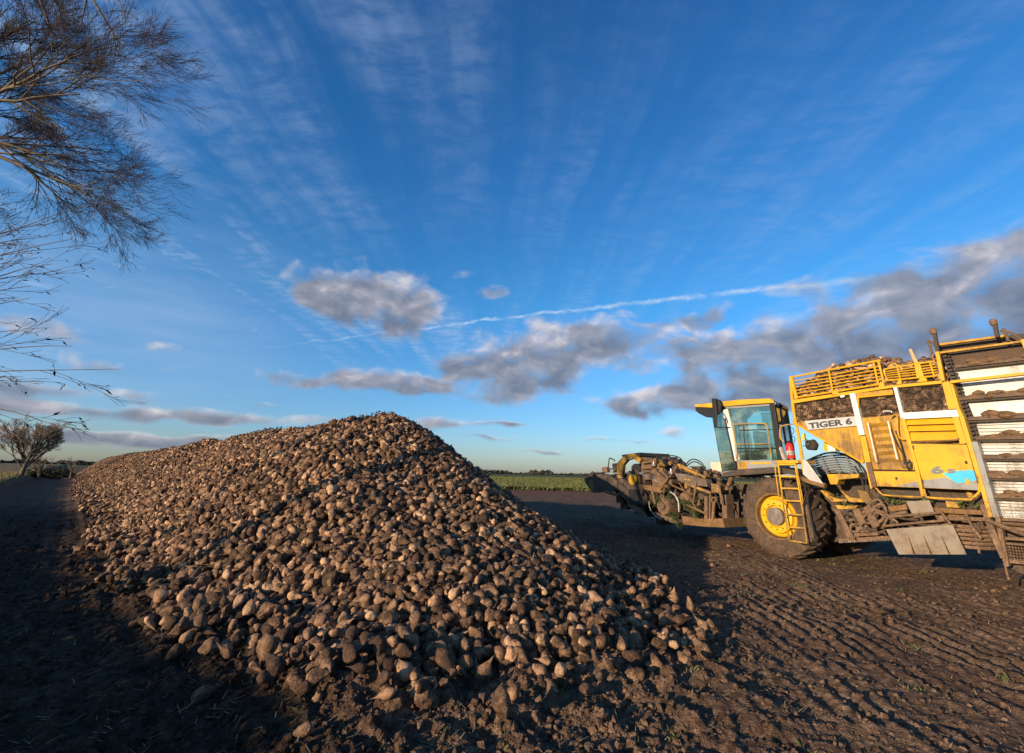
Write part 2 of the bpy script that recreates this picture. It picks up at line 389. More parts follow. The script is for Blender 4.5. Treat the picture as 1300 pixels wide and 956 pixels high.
# strays rolled out round the foot
def stray(px, py):
    v = ray(px, py); tt = -(CAMH-0.06)/v[2]; return v[0]*tt, v[1]*tt
strays = [stray(*p) for p in [(519, 838), (545, 851), (268, 815), (242, 800), (205, 765), (171, 790), (236, 742), (812, 772), (728, 822), (707, 802), (870, 752), (845, 768), (833, 821), (858, 822), (877, 822), (838, 806), (688, 812), (655, 838), (560, 830), (420, 822), (390, 836), (340, 812),
          (888, 745), (855, 760), (790, 790), (815, 785), (700, 790), (640, 790), (665, 820), (905, 715), (150, 742), (120, 726), (300, 818), (1118, 777), (925, 690), (600, 846), (480, 820), (455, 845), (760, 810)]]
gxs = np.concatenate([bx, [p[0] for p in strays]]); gys = np.concatenate([by, [p[1] for p in strays]])
nst = len(strays)
isstray = np.zeros(gxs.size, bool); isstray[-nst:] = True
e = 0.25
hz = surf(gxs, gys)
lift = np.concatenate([bl, np.full(nst, 0.03)])
big = vnoise(gxs*0.6, gys*0.6)
Ls = rng.normal(0.196, 0.048, gxs.size).clip(0.10, 0.30)
Ls[-nst:] = np.minimum(Ls[-nst:], .21)
gz_ = hz + lift + 0.10*np.where(isstray, 0, sstep(heap_h(gxs, gys), -0.1, 0.3)) + 0.02 + rng.uniform(-.03, .03, gxs.size)
gradx = (heap_h(gxs+e, gys)-heap_h(gxs-e, gys))/(2*e); grady = (heap_h(gxs, gys+e)-heap_h(gxs, gys-e))/(2*e)
gradx[isstray] = 0; grady[isstray] = 0
nrm = np.stack([-gradx, -grady, np.ones_like(gradx)], -1); nrm /= np.linalg.norm(nrm, axis=1)[:, None]
tng = rng.normal(size=nrm.shape); tng -= (tng*nrm).sum(1)[:, None]*nrm
dwn = np.stack([gradx, grady, np.zeros_like(gradx)], -1)
tng /= np.linalg.norm(tng, axis=1)[:, None]
tng = tng + dwn*rng.choice([-1, 1, 1], gxs.size)[:, None]*0.9
zax = tng + nrm*rng.normal(0, 0.42, gxs.size)[:, None]*np.where(isstray, 0.2, 1)[:, None]
zax /= np.linalg.norm(zax, axis=1)[:, None]
xax = np.cross(zax, rng.normal(size=zax.shape)); xax /= np.linalg.norm(xax, axis=1)[:, None]
yax = np.cross(zax, xax)
ctr = np.stack([gxs, gys, gz_], -1)
tint = rng.beta(2.3, 2.8, gxs.size)
crownk = rng.uniform(0, 1.2, gxs.size)**1.5
R = np.stack([xax, yax, zax], axis=-1)        # columns
wfat = rng.uniform(0.88, 1.28, gxs.size)
px_, py_, dep = project(ctr)
inview = (px_ > -60) & (px_ < 1360) & (py_ < 1010) & ((ctr-CAMP) @ cf > 0.5)
# which are hidden behind the heap's own crest
def hidden(P):
    hid = np.zeros(len(P), bool)
    for f in np.linspace(0.35, 0.97, 26):
        q = CAMP+(P-CAMP)*f; hid |= (surf(q[:, 0], q[:, 1]) > q[:, 2]+0.12)
    return hid
hid = hidden(ctr)
wide = (np.abs(px_-650) < 1500)
dist_ = np.linalg.norm(ctr-CAMP, axis=1)
keep = (~hid | (dist_ < 24)) & (isstray | (hz < 9))
score = np.where(inview & ~hid & ((lift > 0.0)), Ls*wfat/dist_, 0)
score[isstray & inview] = 9
order = np.argsort(-score); indiv = order[:300]
isind = np.zeros(gxs.size, bool); isind[indiv] = True
def bake(sel, base):
    Vs = []; Fs = []; As = []; off = 0
    var = rng.integers(0, len(base), sel.size)
    for k, (bv, bf) in enumerate(base):
        ii = sel[var == k]
        if not ii.size: continue
        sc = np.stack([Ls[ii]*wfat[ii], Ls[ii]*wfat[ii], Ls[ii]], -1)
        P = bv[None]*sc[:, None, :]
        P = np.einsum('nij,nvj->nvi', R[ii], P)+ctr[ii][:, None, :]
        Vs.append(P.reshape(-1, 3)); Fs.append((bf[None]+(off+np.arange(ii.size)*len(bv))[:, None, None]).reshape(-1, 3))
        As.append((tint[ii][:, None]+HT[id(bv)][None]*crownk[ii][:, None]).ravel()); off += ii.size*len(bv)
    return np.concatenate(Vs), np.concatenate(Fs), np.concatenate(As)
rest = np.where(keep & ~isind)[0]
nearr = rest[dist_[rest] < 13]; farr = rest[dist_[rest] >= 13]
v1, f1, a1 = bake(nearr, HI); v2, f2, a2 = bake(farr, LO)
print("beets", gxs.size, nearr.size, farr.size)
ho = link("beet_heap", mesh_np("beet_heap", np.concatenate([v1, v2]), np.concatenate([f1, f2+len(v1)]), m_beet, True, {'tint': np.concatenate([a1, a2])}))
tag(ho, "long tall heap of thousands of soil covered sugar beets on bare earth", "beet heap", kind="stuff")
bm_ = []
for k, (bv, bf) in enumerate(HI):
    for q in range(3):
        bm_.append(mesh_np("sugar_beet", bv, bf, m_beet, True, {'tint': (0.2, 0.45, 0.75)[q]+HT[id(bv)]*.7}))
stray_lab = {34: "lone beet lying on the furrowed ground in front of the harvester's grey flap",
 30: "small beet on open ground left of the front wheel, the nearer to the heap", 35: "small beet on open ground left of the front wheel, the one beside the tyre"}
base_i = gxs.size-nst
for i in indiv:
    o = link("sugar_beet", bm_[int(rng.integers(0, 10))*3+int(min(2, tint[i]*3))])
    Mx = Matrix.Identity(4)
    sx = Ls[i]*wfat[i]
    for a in range(3):
        Mx[a][0] = R[i][a][0]*sx; Mx[a][1] = R[i][a][1]*sx; Mx[a][2] = R[i][a][2]*Ls[i]; Mx[a][3] = ctr[i][a]
    o.matrix_world = Mx
    si = i-base_i
    if si >= 0:
        tag(o, stray_lab.get(si, "loose sugar beet that has rolled onto the earth beyond the heap's foot"), "sugar beet", "loose sugar beets on the ground around the heap")
    else:
        tag(o, "soil covered sugar beet among the nearest ones low on the near end of the heap", "sugar beet", "nearest sugar beets at the lower edge of the heap")

# crumbs and clods of earth strewn on the surface
R_ = np.random.default_rng(41)
def lump(seed):
    r = np.random.default_rng(seed); g = (1+5**.5)/2
    V = np.array([(-1, g, 0), (1, g, 0), (-1, -g, 0), (1, -g, 0), (0, -1, g), (0, 1, g), (0, -1, -g), (0, 1, -g), (g, 0, -1), (g, 0, 1), (-g, 0, -1), (-g, 0, 1)], float)/1.9
    F = np.array([(0, 11, 5), (0, 5, 1), (0, 1, 7), (0, 7, 10), (0, 10, 11), (1, 5, 9), (5, 11, 4), (11, 10, 2), (10, 7, 6), (7, 1, 8), (3, 9, 4), (3, 4, 2), (3, 2, 6), (3, 6, 8), (3, 8, 9), (4, 9, 5), (2, 4, 11), (6, 2, 10), (8, 6, 7), (9, 8, 1)])
    return V*r.uniform(.6, 1.25, (12, 1))*r.uniform(.7, 1.2, 3), F
LU = [lump(i) for i in range(8)]
n = 52000
th_ = R_.uniform(rad(-60), rad(60), n); r0_ = 2.6*np.exp(R_.uniform(0, 1, n)*math.log(22/2.6)); x0 = r0_*np.sin(th_); y0 = r0_*np.cos(th_)
smooth_trk = (y0-0.35*x0 > 6.6) & (x0 > 5.5)
dens = vnoise(x0*1.3, y0*1.3)
k = (heap_h(x0, y0) < 0.25) & (~smooth_trk | (R_.random(n) < .25)) & (R_.random(n) < .35+dens)
x0, y0 = x0[k], y0[k]; n = x0.size; rr0 = np.hypot(x0, y0)
sz = np.minimum(0.008*np.exp(R_.exponential(.55, n)), .042)*(0.8+rr0*.035)*np.where(x0 > 1.5, .72, 1)
foot = np.exp(-((heap_h(x0, y0)+.2)/.4)**2); sz = sz*(1+.5*foot)
z0 = ground_h(x0, y0)+sz*.1
Vs = []; Fs = []; off = 0; var = R_.integers(0, 8, n)
for v_ in range(8):
    ii = np.where(var == v_)[0]; bv, bf = LU[v_]; a = R_.uniform(0, 6.28, ii.size); ca, sa = np.cos(a), np.sin(a)
    P = np.empty((ii.size, 12, 3)); P[..., 0] = bv[:, 0]*ca[:, None]-bv[:, 1]*sa[:, None]; P[..., 1] = bv[:, 0]*sa[:, None]+bv[:, 1]*ca[:, None]; P[..., 2] = bv[:, 2]*.8
    P = P*sz[ii][:, None, None]+np.stack([x0[ii], y0[ii], z0[ii]], -1)[:, None, :]
    Vs.append(P.reshape(-1, 3)); Fs.append((bf[None]+(off+np.arange(ii.size)*12)[:, None, None]).reshape(-1, 3)); off += ii.size*12
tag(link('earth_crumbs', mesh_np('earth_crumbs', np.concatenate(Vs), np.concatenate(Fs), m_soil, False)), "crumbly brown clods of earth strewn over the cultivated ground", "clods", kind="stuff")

# earth crumbs, root ends and torn stalks caught between the beets of the heap
R_ = np.random.default_rng(43); n = 12000
s0 = R_.uniform(3, 24, n); n0 = R_.uniform(1.2, 8.5, n); x0 = s0*U[0]+n0*N_[0]; y0 = s0*U[1]+n0*N_[1]; hq = heap_h(x0, y0)
pt = vnoise(x0*0.9+4, y0*0.9)
k = (hq > 0) & (R_.random(n) < sstep(pt, .25, .8)*.9+.1); x0, y0, hq = x0[k], y0[k], hq[k]; n = x0.size
sz = 0.014*np.exp(R_.exponential(.45, n)).clip(0, 2.6); z0 = hq-.22+R_.uniform(.04, .16, n)
Vs = []; Fs = []; off = 0; var = R_.integers(0, 8, n)
for v_ in range(8):
    ii = np.where(var == v_)[0]; bv, bf = LU[v_]
    P = bv[None]*sz[ii][:, None, None]+np.stack([x0[ii], y0[ii], z0[ii]], -1)[:, None, :]
    Vs.append(P.reshape(-1, 3)); Fs.append((bf[None]+(off+np.arange(ii.size)*12)[:, None, None]).reshape(-1, 3)); off += ii.size*12
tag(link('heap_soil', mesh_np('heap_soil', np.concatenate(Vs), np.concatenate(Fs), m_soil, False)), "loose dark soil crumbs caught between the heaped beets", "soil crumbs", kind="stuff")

# ------------------------------------------------------------------ vegetation
def tubes_np(segs, ns=5):
    """segs: list of (points (k,3), radii (k,)) -> V, F"""
    V = []; F = []; off = 0
    ca = np.cos(np.arange(ns)*2*np.pi/ns); sa = np.sin(np.arange(ns)*2*np.pi/ns)
    for P, Rr in segs:
        P = np.asarray(P, float); k = len(P)
        T = np.gradient(P, axis=0); T /= np.linalg.norm(T, axis=1)[:, None]+1e-9
        a = np.array([0.31, 0.17, 0.93]); 
        if abs(T[0] @ a) > 0.9: a = np.array([0.9, 0.3, 0.1])
        A1 = np.cross(T, a); A1 /= np.linalg.norm(A1, axis=1)[:, None]+1e-9; B1 = np.cross(T, A1)
        Rr = np.asarray(Rr)[:, None, None]
        ring = P[:, None, :]+Rr*(A1[:, None, :]*ca[None, :, None]+B1[:, None, :]*sa[None, :, None])
        V.append(ring.reshape(-1, 3))
        i = np.arange(k-1)[:, None]*ns; j = np.arange(ns)[None]; j2_ = (j+1) % ns
        F.append(np.stack([i+j, i+j2_, i+ns+j2_, i+ns+j], -1).reshape(-1, 4)+off); off += k*ns
    return np.concatenate(V), np.concatenate(F)

def simple_mat(name, c, rough=0.8, spec=0.3, var=0.35, scale=8, metallic=0.0, bmp=0.3):
    m, t, b = mat_new(name)
    g = t.node('ShaderNodeNewGeometry').outputs['Position']
    n = t.noise(g, scale, 5, 0.6)
    lo = tuple(x*(1-var) for x in c); hi = tuple(min(1, x*(1+var)) for x in c)
    t.l.new(t.ramp(n, [(0.3, lo), (0.7, hi)]), b.inputs['Base Color'])
    b.inputs['Roughness'].default_value = rough; b.inputs['Specular IOR Level'].default_value = spec; b.inputs['Metallic'].default_value = metallic
    if bmp: bump(t, b, n, bmp, 0.01)
    return m
m_bark = simple_mat("bark", (0.14, 0.115, 0.085), 0.9, 0.1, 0.45, 12)
m_twig = simple_mat("twig", (0.050, 0.036, 0.034), 0.85, 0.15, 0.3, 5, bmp=0)
m_twig2 = simple_mat("far_twig", (0.25, 0.19, 0.14), 0.9, 0.1, 0.3, 3, bmp=0)
m_leafd = simple_mat("dead_leaf", (0.05, 0.035, 0.02), 0.8, 0.2, 0.5, 20, bmp=0)

def grow(p, d, L, r, lvl, maxl, out, R_, droop=0.0, spread=0.5, up=0.1, kids=(5, 8), ratio=0.62, wig=0.16, rmin=0.0018, tips=None):
    k = max(4, int(7-lvl)); P = [np.array(p, float)]; Rr = [r]; d = np.array(d, float); d /= np.linalg.norm(d)
    for i in range(k):
        d = d + R_.normal(0, wig, 3) + np.array([0, 0, up*(1-droop*i)*0.3]); d /= np.linalg.norm(d)
        P.append(P[-1]+d*L/k); Rr.append(max(rmin*0.7, r*(1-0.72*(i+1)/k)))
    out.append((lvl, np.array(P), np.array(Rr)))
    if tips is not None and lvl >= maxl-1: tips.append((P[-1], d)); tips.append((P[k//2], d))
    if lvl >= maxl: return
    nk = R_.integers(kids[0], kids[1]+1)
    for q in range(nk):
        f = R_.uniform(0.25, 1.0); i = min(k-1, int(f*k)); fr = f*k-i
        b0 = P[i]*(1-fr)+P[i+1]*fr; dd = (P[i+1]-P[i]); dd = dd/np.linalg.norm(dd)
        side = R_.normal(size=3); side -= side@dd*dd; side /= np.linalg.norm(side)
        nd = dd*1.0+side*spread*R_.uniform(0.6, 1.3)
        grow(b0, nd, L*ratio*R_.uniform(0.65, 1.15)*(1.15-0.45*f), max(rmin, Rr[i]*0.62), lvl+1, maxl, out, R_, droop, spread, up, kids, ratio, wig, rmin, tips)

def bare_tree(name, base, limbs, label, cat, seed, trunk_pts, trunk_r, maxl=4, group=None, twigm=m_twig, leaves=0, barkm=m_bark, **kw):
    R_ = np.random.default_rng(seed)
    root = bpy.data.objects.new(name, None); COL.objects.link(root); root.location = base
    tag(root, label, cat, group)
    base = np.array(base); trunk_pts = np.array(trunk_pts, float)
    V, F = tubes_np([(trunk_pts-base, np.array(trunk_r))], 10)
    link('trunk', mesh_np('trunk', V, F, barkm), root)
    out = []; tips = []
    for (p, d, L, r) in limbs: grow(p, d, L, r, 0, maxl, out, R_, tips=tips, **kw)
    lim = [(P-base, r) for l, P, r in out if l <= min(1, maxl-1)]; tw = [(P-base, r) for l, P, r in out if l > min(1, maxl-1)]
    V, F = tubes_np(lim, 6); link('limbs', mesh_np('limbs', V, F, barkm), root)
    V, F = tubes_np(tw, 3); link('crown', mesh_np('crown', V, F, twigm), root)
    if leaves:
        sel = R_.choice(len(tips), min(leaves, len(tips)), replace=False); LV = []; LF = []
        for i in sel:
            p, d = tips[i]; p = p-base; d = d+R_.normal(0, .5, 3)+np.array([0, 0, -.5]); d /= np.linalg.norm(d)
            sde = np.cross(d, R_.normal(size=3)); sde /= np.linalg.norm(sde); nn_ = np.cross(d, sde); l = R_.uniform(.04, .09); wd = l*0.16; o = len(LV)
            LV += [p, p+d*l*.4+sde*wd, p+d*l, p+d*l*.4-sde*wd, p+d*l*.45+nn_*wd*.6]
            LF += [(o, o+1, o+4), (o+1, o+2, o+4), (o+2, o+3, o+4), (o+3, o, o+4)]
        link('dead_leaves', mesh_np('dead_leaves', np.array(LV), np.array(LF), m_leafd, False), root)
    print(name, len(out)); return root

def at(px, py, Y):
    v = ray(px, py); tt = Y/v[1]; return np.array([v[0]*tt, Y, CAMH+v[2]*tt])

# the big tree just off the left edge, its boughs reaching into the picture
tb = np.array([-10.6, 6.6, bank_h(-10.6, 6.6)-0.05]); tb = np.array([float(q) for q in tb])
joint = [at(-95, 210, 6.4), at(-75, 110, 6.4), at(-90, 10, 6.4)]
tp = [tb, tb+np.array([.2, 0, 2.0]), at(-150, 330, 6.5), joint[0], joint[1], joint[2], joint[2]+np.array([0, .2, 2.0])]
limbs = []
for (p0, p1, r, Y0, Y1) in [((-75, 120), (90, 92), .075, 6.4, 6.0), ((-85, 165), (100, 200), .085, 6.4, 6.9), ((-80, 140), (105, 138), .075, 6.4, 5.7), ((-80, 175), (88, 218), .07, 6.4, 6.2),
                    ((-75, 100), (40, 24), .06, 6.4, 6.6), ((-90, 60), (40, -60), .06, 6.4, 6.1), ((-90, 195), (40, 175), .055, 6.4, 7.4), ((-95, 205), (10, 250), .05, 6.4, 6.3), ((-80, 130), (50, 62), .05, 6.4, 7.3), ((-75, 150), (30, 110), .055, 6.4, 6.9)]:
    a_ = at(*p0, Y0); b_ = at(*p1, Y1); limbs.append((a_, b_-a_, np.linalg.norm(b_-a_)*1.0, r*0.55))
bare_tree('leafless_tree', tb, limbs, "bare tree on the left bank whose dense thin twigs hang over the upper left corner", "tree", 21, tp, [.15, .13, .12, .11, .10, .08, .05],
          maxl=4, kids=(6, 8), ratio=0.66, spread=0.54, wig=0.085, up=0.02, droop=0.5, rmin=0.0021, leaves=60)
# a second tree's long whip-like shoots rising from below the first
sb = np.array([-8.3, 4.9, 0.0]); sb[2] = float(bank_h(sb[0], sb[1]))-0.05
limbs = []
root_ = sb+np.array([0.1, 0, 1.0])
for (px, py, Y, f, r) in [(92, 245, 5.2, 1, .02), (88, 300, 5.0, 1, .02), (75, 350, 4.9, 1, .02), (66, 385, 5.3, 1, .02), (70, 432, 5.0, 1, .018), (112, 480, 5.1, 1, .016), (60, 512, 4.8, 1, .016),
                          (20, 290, 5.4, 1, .02), (45, 330, 5.6, 1, .02), (30, 410, 4.7, 1, .02), (30, 470, 5.3, 1, .016), (20, 555, 4.9, 1, .012), (15, 360, 5.0, 1, .02), (40, 270, 4.7, 1, .018), (50, 450, 5.5, 1, .015)]:
    a_ = at(-150, 330+0.55*(py-330)+60, Y+.1); b_ = at(px, py, Y); dd = b_-a_
    limbs.append((a_, dd, np.linalg.norm(dd)*1.0, r*0.6))
bare_tree('willow_shrub', sb, limbs, "shrub at the left edge with long bare shoots and a few dark leaves", "shrub", 9,
          [sb, sb+np.array([.05, .02, 1.0]), at(-160, 420, 5.1), at(-150, 330, 5.1), at(-140, 220, 5.2)], [.10, .085, .06, .04, .02], maxl=2, kids=(3, 6), ratio=0.42, spread=0.42, wig=0.055, up=0.02, droop=0.6, rmin=0.003, leaves=170)
# ends of higher boughs poking in at the top edge
limbs = []
for (p0, p1, Y, r) in [((-60, -140), (98, 16), 6.0, .06), ((60, -120), (128, 34), 6.0, .05), ((100, -50), (208, 26), 6.2, .03)]:
    a_ = at(*p0, Y); b_ = at(*p1, Y); limbs.append((a_, b_-a_, np.linalg.norm(b_-a_), r))
bare_tree('overhanging_tree', (-9.4, 3.6, 0.5), limbs, "tree behind the first whose thick dark twig ends poke in at the very top left", "tree", 5,
          [(-9.4, 3.6, .5), (-9.0, 4.0, 4.0), tuple(at(-160, 10, 5.6)), tuple(at(-60, -140, 6.0)), tuple(at(60, -160, 6.0)), tuple(at(70, -60, 6.2))], [.11, .10, .08, .06, .05, .03], maxl=2, kids=(2, 4), ratio=0.34, spread=0.6, wig=0.09, up=0.0, rmin=0.004)

# far trees at the end of the track
def far_tree(px, pyb, Y, h, label, seed, lean=0.12, n=15, maxl=4, name='leafless_tree'):
    b_ = at(px, pyb, Y); x0, y0 = b_[0], b_[1]; z0 = float(surf(np.array([x0]), np.array([y0]))[0])-0.05
    R_ = np.random.default_rng(seed); base = (x0, y0, z0); limbs = []
    for q in range(n):
        a = R_.uniform(0, 6.28); up_ = R_.uniform(0.7, 1.6)
        limbs.append((np.array(base)+[lean*0.1*h*0.3, 0, h*R_.uniform(0.08, 0.25)], np.array([math.cos(a)*.75+lean*1.5, math.sin(a)*.75, up_]), h*R_.uniform(.34, .50), h*0.013))
    bare_tree(name, base, limbs, label, "tree", seed, [base, (x0+lean*.15*h, y0, z0+h*.18), (x0+lean*.4*h, y0, z0+h*.42)], [h*.03, h*.026, h*.012], maxl=maxl, kids=(4, 7), ratio=0.6, spread=0.6, wig=0.10, up=0.15, rmin=h*.0012, twigm=m_twig2,
              group=None)
far_tree(33, 583, 46, 7.0, "bare round crowned tree with forked trunk standing at the far end of the left bank", 31, lean=.12)
far_tree(56, 582, 52, 4.6, "smaller thin bare tree right beside the round crowned tree at the track's end", 32, lean=.05, n=6, maxl=3)
far_tree(95, 584, 60, 3.9, "sparse bare sapling rising behind the far end of the beet heap", 33, lean=0.05, n=6, maxl=2)
# distant hedge bushes at the track's end
m_hedge = simple_mat("hedge", (0.05, 0.05, 0.028), 0.9, 0.1, 0.5, 3, bmp=0)
def leafclumps(R_, C, n, size, spread, flat=1.0):
    P = C[R_.integers(0, len(C), n)]+R_.normal(size=(n, 3))*spread
    a = R_.normal(size=(n, 3)); a /= np.linalg.norm(a, axis=1)[:, None]; b2 = np.cross(a, R_.normal(size=(n, 3))); b2 /= np.linalg.norm(b2, axis=1)[:, None]
    s = size*R_.uniform(.5, 1.3, n)[:, None]
    V = np.stack([P-a*s, P+b2*s*.6, P+a*s, P-b2*s*.6], 1).reshape(-1, 3)
    return V, np.arange(4*n).reshape(n, 4)
for i, (px, Y, hgt, wd) in enumerate([(60, 56, 1.1, 1.6), (68, 62, 0.8, 2.2), (78, 66, 1.3, 1.8)]):
    b_ = at(px, 584, Y); z0 = float(surf(b_[:1], b_[1:2])[0]); R_ = np.random.default_rng(70+i)
    C = np.stack([R_.uniform(-wd, wd, 40), R_.uniform(-.7, .7, 40), R_.uniform(.1, 1, 40)*hgt], 1); C[:, 2] *= np.sqrt(np.clip(1-(C[:, 0]/wd)**2, 0.1, 1))
    V, F = leafclumps(R_, C, 2600, .09, np.array([.18, .18, .12]))
    o = link('hedge_bush', mesh_np('hedge_bush', V, F, m_hedge, False)); o.location = (b_[0], b_[1], z0)
    tag(o, ["low dark bush beside the smaller far tree at the track's end", "flat dark bush between the track's end and the beet heap", "rounded dark bush nearest the heap's far end"][i], "bush")
# small brick post by the far tree
m_brick = simple_mat("brick", (0.30, 0.15, 0.10), 0.9, 0.2, 0.3, 10)
b_ = at(47, 583, 50); z0 = float(surf(b_[:1], b_[1:2])[0])

# grass on the bank
m_grass = simple_mat("dry_grass", (0.24, 0.20, 0.09), 0.8, 0.2, 0.4, 1.5, bmp=0)
def blades(R_, x, y, z, hgt, wid, lean=0.5):
    n = x.size; a = R_.uniform(0, 6.283, n); h = hgt*R_.uniform(.5, 1.3, n); w_ = wid*R_.uniform(.6, 1.3, n)
    ux, uy = np.cos(a)*w_, np.sin(a)*w_; l = R_.uniform(0, lean, n)*h; b3 = R_.uniform(0, 6.283, n); lx, ly = np.cos(b3)*l, np.sin(b3)*l
    V = np.stack([np.stack([x-ux, y-uy, z-.02], -1), np.stack([x+ux, y+uy, z-.02], -1), np.stack([x+ux*.6+lx*.4, y+uy*.6+ly*.4, z+h*.6], -1), np.stack([x+lx, y+ly, z+h], -1)], 1)
    return V.reshape(-1, 3), np.arange(4*n).reshape(n, 4)
R_ = np.random.default_rng(3)
s_ = R_.uniform(0, 1, 26000)**1.3*75+4; n_ = -3.1-np.abs(R_.normal(0, 1.3, s_.size)); x_ = s_*U[0]+n_*N_[0]; y_ = s_*U[1]+n_*N_[1]
V, F = blades(R_, x_, y_, ground_h(x_, y_), .16, .008, .9)
tag(link('bank_grass', mesh_np('bank_grass', V, F, m_grass, False)), "dry yellowish grass along the bank on the left", "grass", kind="stuff")

# the green root crop on the far field
m_crop = simple_mat("crop_leaf", (0.105, 0.115, 0.034), 0.6, 0.3, 0.6, 0.5, bmp=0)
R_ = np.random.default_rng(4)
CROPY = 54.0
yy = CROPY+R_.uniform(0, 1, 19000)**1.9*130; xx = R_.uniform(-0.12, 0.85, yy.size)*yy+R_.normal(0, 1, yy.size)
nn_c = xx*N_[0]+yy*N_[1]
kk = (nn_c > 21); xx, yy = xx[kk], yy[kk]
m8 = 9; n = xx.size*m8; sc = np.repeat(0.24*(yy/45)**0.35, m8)
X8 = np.repeat(xx, m8)+R_.normal(0, .10, n); Y8 = np.repeat(yy, m8)+R_.normal(0, .10, n)
V, F = blades(R_, X8, Y8, np.zeros(n), 1.0, .30, 1.6)
V = V.reshape(-1, 4, 3); C0 = np.stack([X8, Y8, np.zeros(n)], -1)[:, None, :]
V = (V-C0)*sc[:, None, None]*1.35+C0; V[:, :, 2] += 0.02
tag(link('green_crop', mesh_np('green_crop', V.reshape(-1, 3), F, m_crop, False)), "leafy green root crop covering the far flat field", "crop", kind="stuff")
# dark wood line on the horizon
R_ = np.random.default_rng(6); n = 16000
aa = R_.uniform(rad(-70), rad(60), n); rr_ = R_.uniform(700, 760, n); hgt = 1.5+7*np.clip(vnoise(aa*60, aa*0)*.8+vnoise(aa*200, aa*0+3)*.5-.35, 0, 1)
C = np.stack([rr_*np.sin(aa), rr_*np.cos(aa), R_.uniform(0, 1, n)*hgt], -1)
a = R_.normal(size=(n, 3)); a /= np.linalg.norm(a, axis=1)[:, None]; b2 = np.cross(a, R_.normal(size=(n, 3))); b2 /= np.linalg.norm(b2, axis=1)[:, None]
s = R_.uniform(.8, 2.2, n)[:, None]; s = np.minimum(s, (C[:, 2:]+.8))
V = np.stack([C-a*s, C+b2*s*.8, C+a*s, C-b2*s*.8], 1).reshape(-1, 3)
m_wood = simple_mat("far_wood", (0.05, 0.045, 0.035), 0.95, 0.05, 0.4, .02, bmp=0)
tag(link('distant_wood', mesh_np('distant_wood', V, np.arange(4*n).reshape(n, 4), m_wood, False)), "low dark line of trees along the horizon", "wood", kind="stuff")
# weeds and straw between the clods in front
R_ = np.random.default_rng(8); VV = []; FF = []; off = 0
for q in range(110):
    x0, y0 = R_.uniform(-4, 9), R_.uniform(3.2, 12)
    if heap_h(np.array([x0]), np.array([y0]))[0] > 0.15 and R_.random() < .8: continue
    k = R_.integers(4, 14); x1 = x0+R_.normal(0, .035, k); y1 = y0+R_.normal(0, .035, k)
    V, F = blades(R_, x1, y1, surf(x1, y1)+.01,   .034, .0032, 1.8); VV.append(V); FF.append(F+off); off += len(V)
m_weed = simple_mat("weed", (0.10, 0.12, 0.04), 0.7, 0.2, 0.4, 1.5, bmp=0)
tag(link('weeds', mesh_np('weeds', np.concatenate(VV), np.concatenate(FF), m_weed, False)), "small green weed seedlings scattered over the cultivated earth", "weeds", kind="stuff")
VV = []; n = 5200; th_ = R_.uniform(rad(-50), rad(52), n); r0_ = R_.uniform(3.2, 17, n); x0 = r0_*np.sin(th_); y0 = r0_*np.cos(th_)
d_ = R_.uniform(0, 6.28, n); l_ = R_.uniform(.03, .12, n); z0_ = surf(x0, y0)+R_.uniform(0.01, .03, n)
hv = heap_h(x0, y0) > .1; z0_ = z0_+np.where(hv, R_.uniform(.10, .20, n), 0)
p0 = np.stack([x0, y0, z0_], -1); dv = np.stack([np.cos(d_)*l_, np.sin(d_)*l_, R_.uniform(-.01, .03, n)], -1); sd_ = np.stack([-np.sin(d_)*.003, np.cos(d_)*.003, np.zeros(n)], -1)
V = np.stack([p0-sd_, p0+sd_, p0+dv+sd_*.5, p0+dv-sd_*.5], 1).reshape(-1, 3)
m_straw = simple_mat("straw", (0.26, 0.20, 0.10), 0.7, 0.2, 0.75, 6, bmp=0)
tag(link('straw', mesh_np('straw', V, np.arange(4*n).reshape(n, 4), m_straw, False)), "bits of straw and root strewn over the soil and beets", "straw", kind="stuff")

# ------------------------------------------------------------------ the harvester
import bmesh
YAW = rad(28.1)
MA = np.array([math.sin(YAW), -math.cos(YAW), 0.0]); MB = np.array([math.cos(YAW), math.sin(YAW), 0.0])
_v = ray(985, 708); MO = CAMP + _v*(-CAMH/_v[2])
def L(px, py, b=0.0):
    v = ray(px, py); t_ = (b-(CAMP-MO)@MB)/(v@MB); p = CAMP+v*t_-MO
    return np.array([p@MA, b, p[2]])
hv = bpy.data.objects.new("beet_harvester", None); COL.objects.link(hv)
hv.matrix_world = Matrix(((MA[0], MB[0], 0, MO[0]), (MA[1], MB[1], 0, MO[1]), (0, 0, 1, 0), (0, 0, 0, 1)))
tag(hv, "big muddy yellow six row beet harvester with a full mesh sided hopper and glass cab", "harvester")

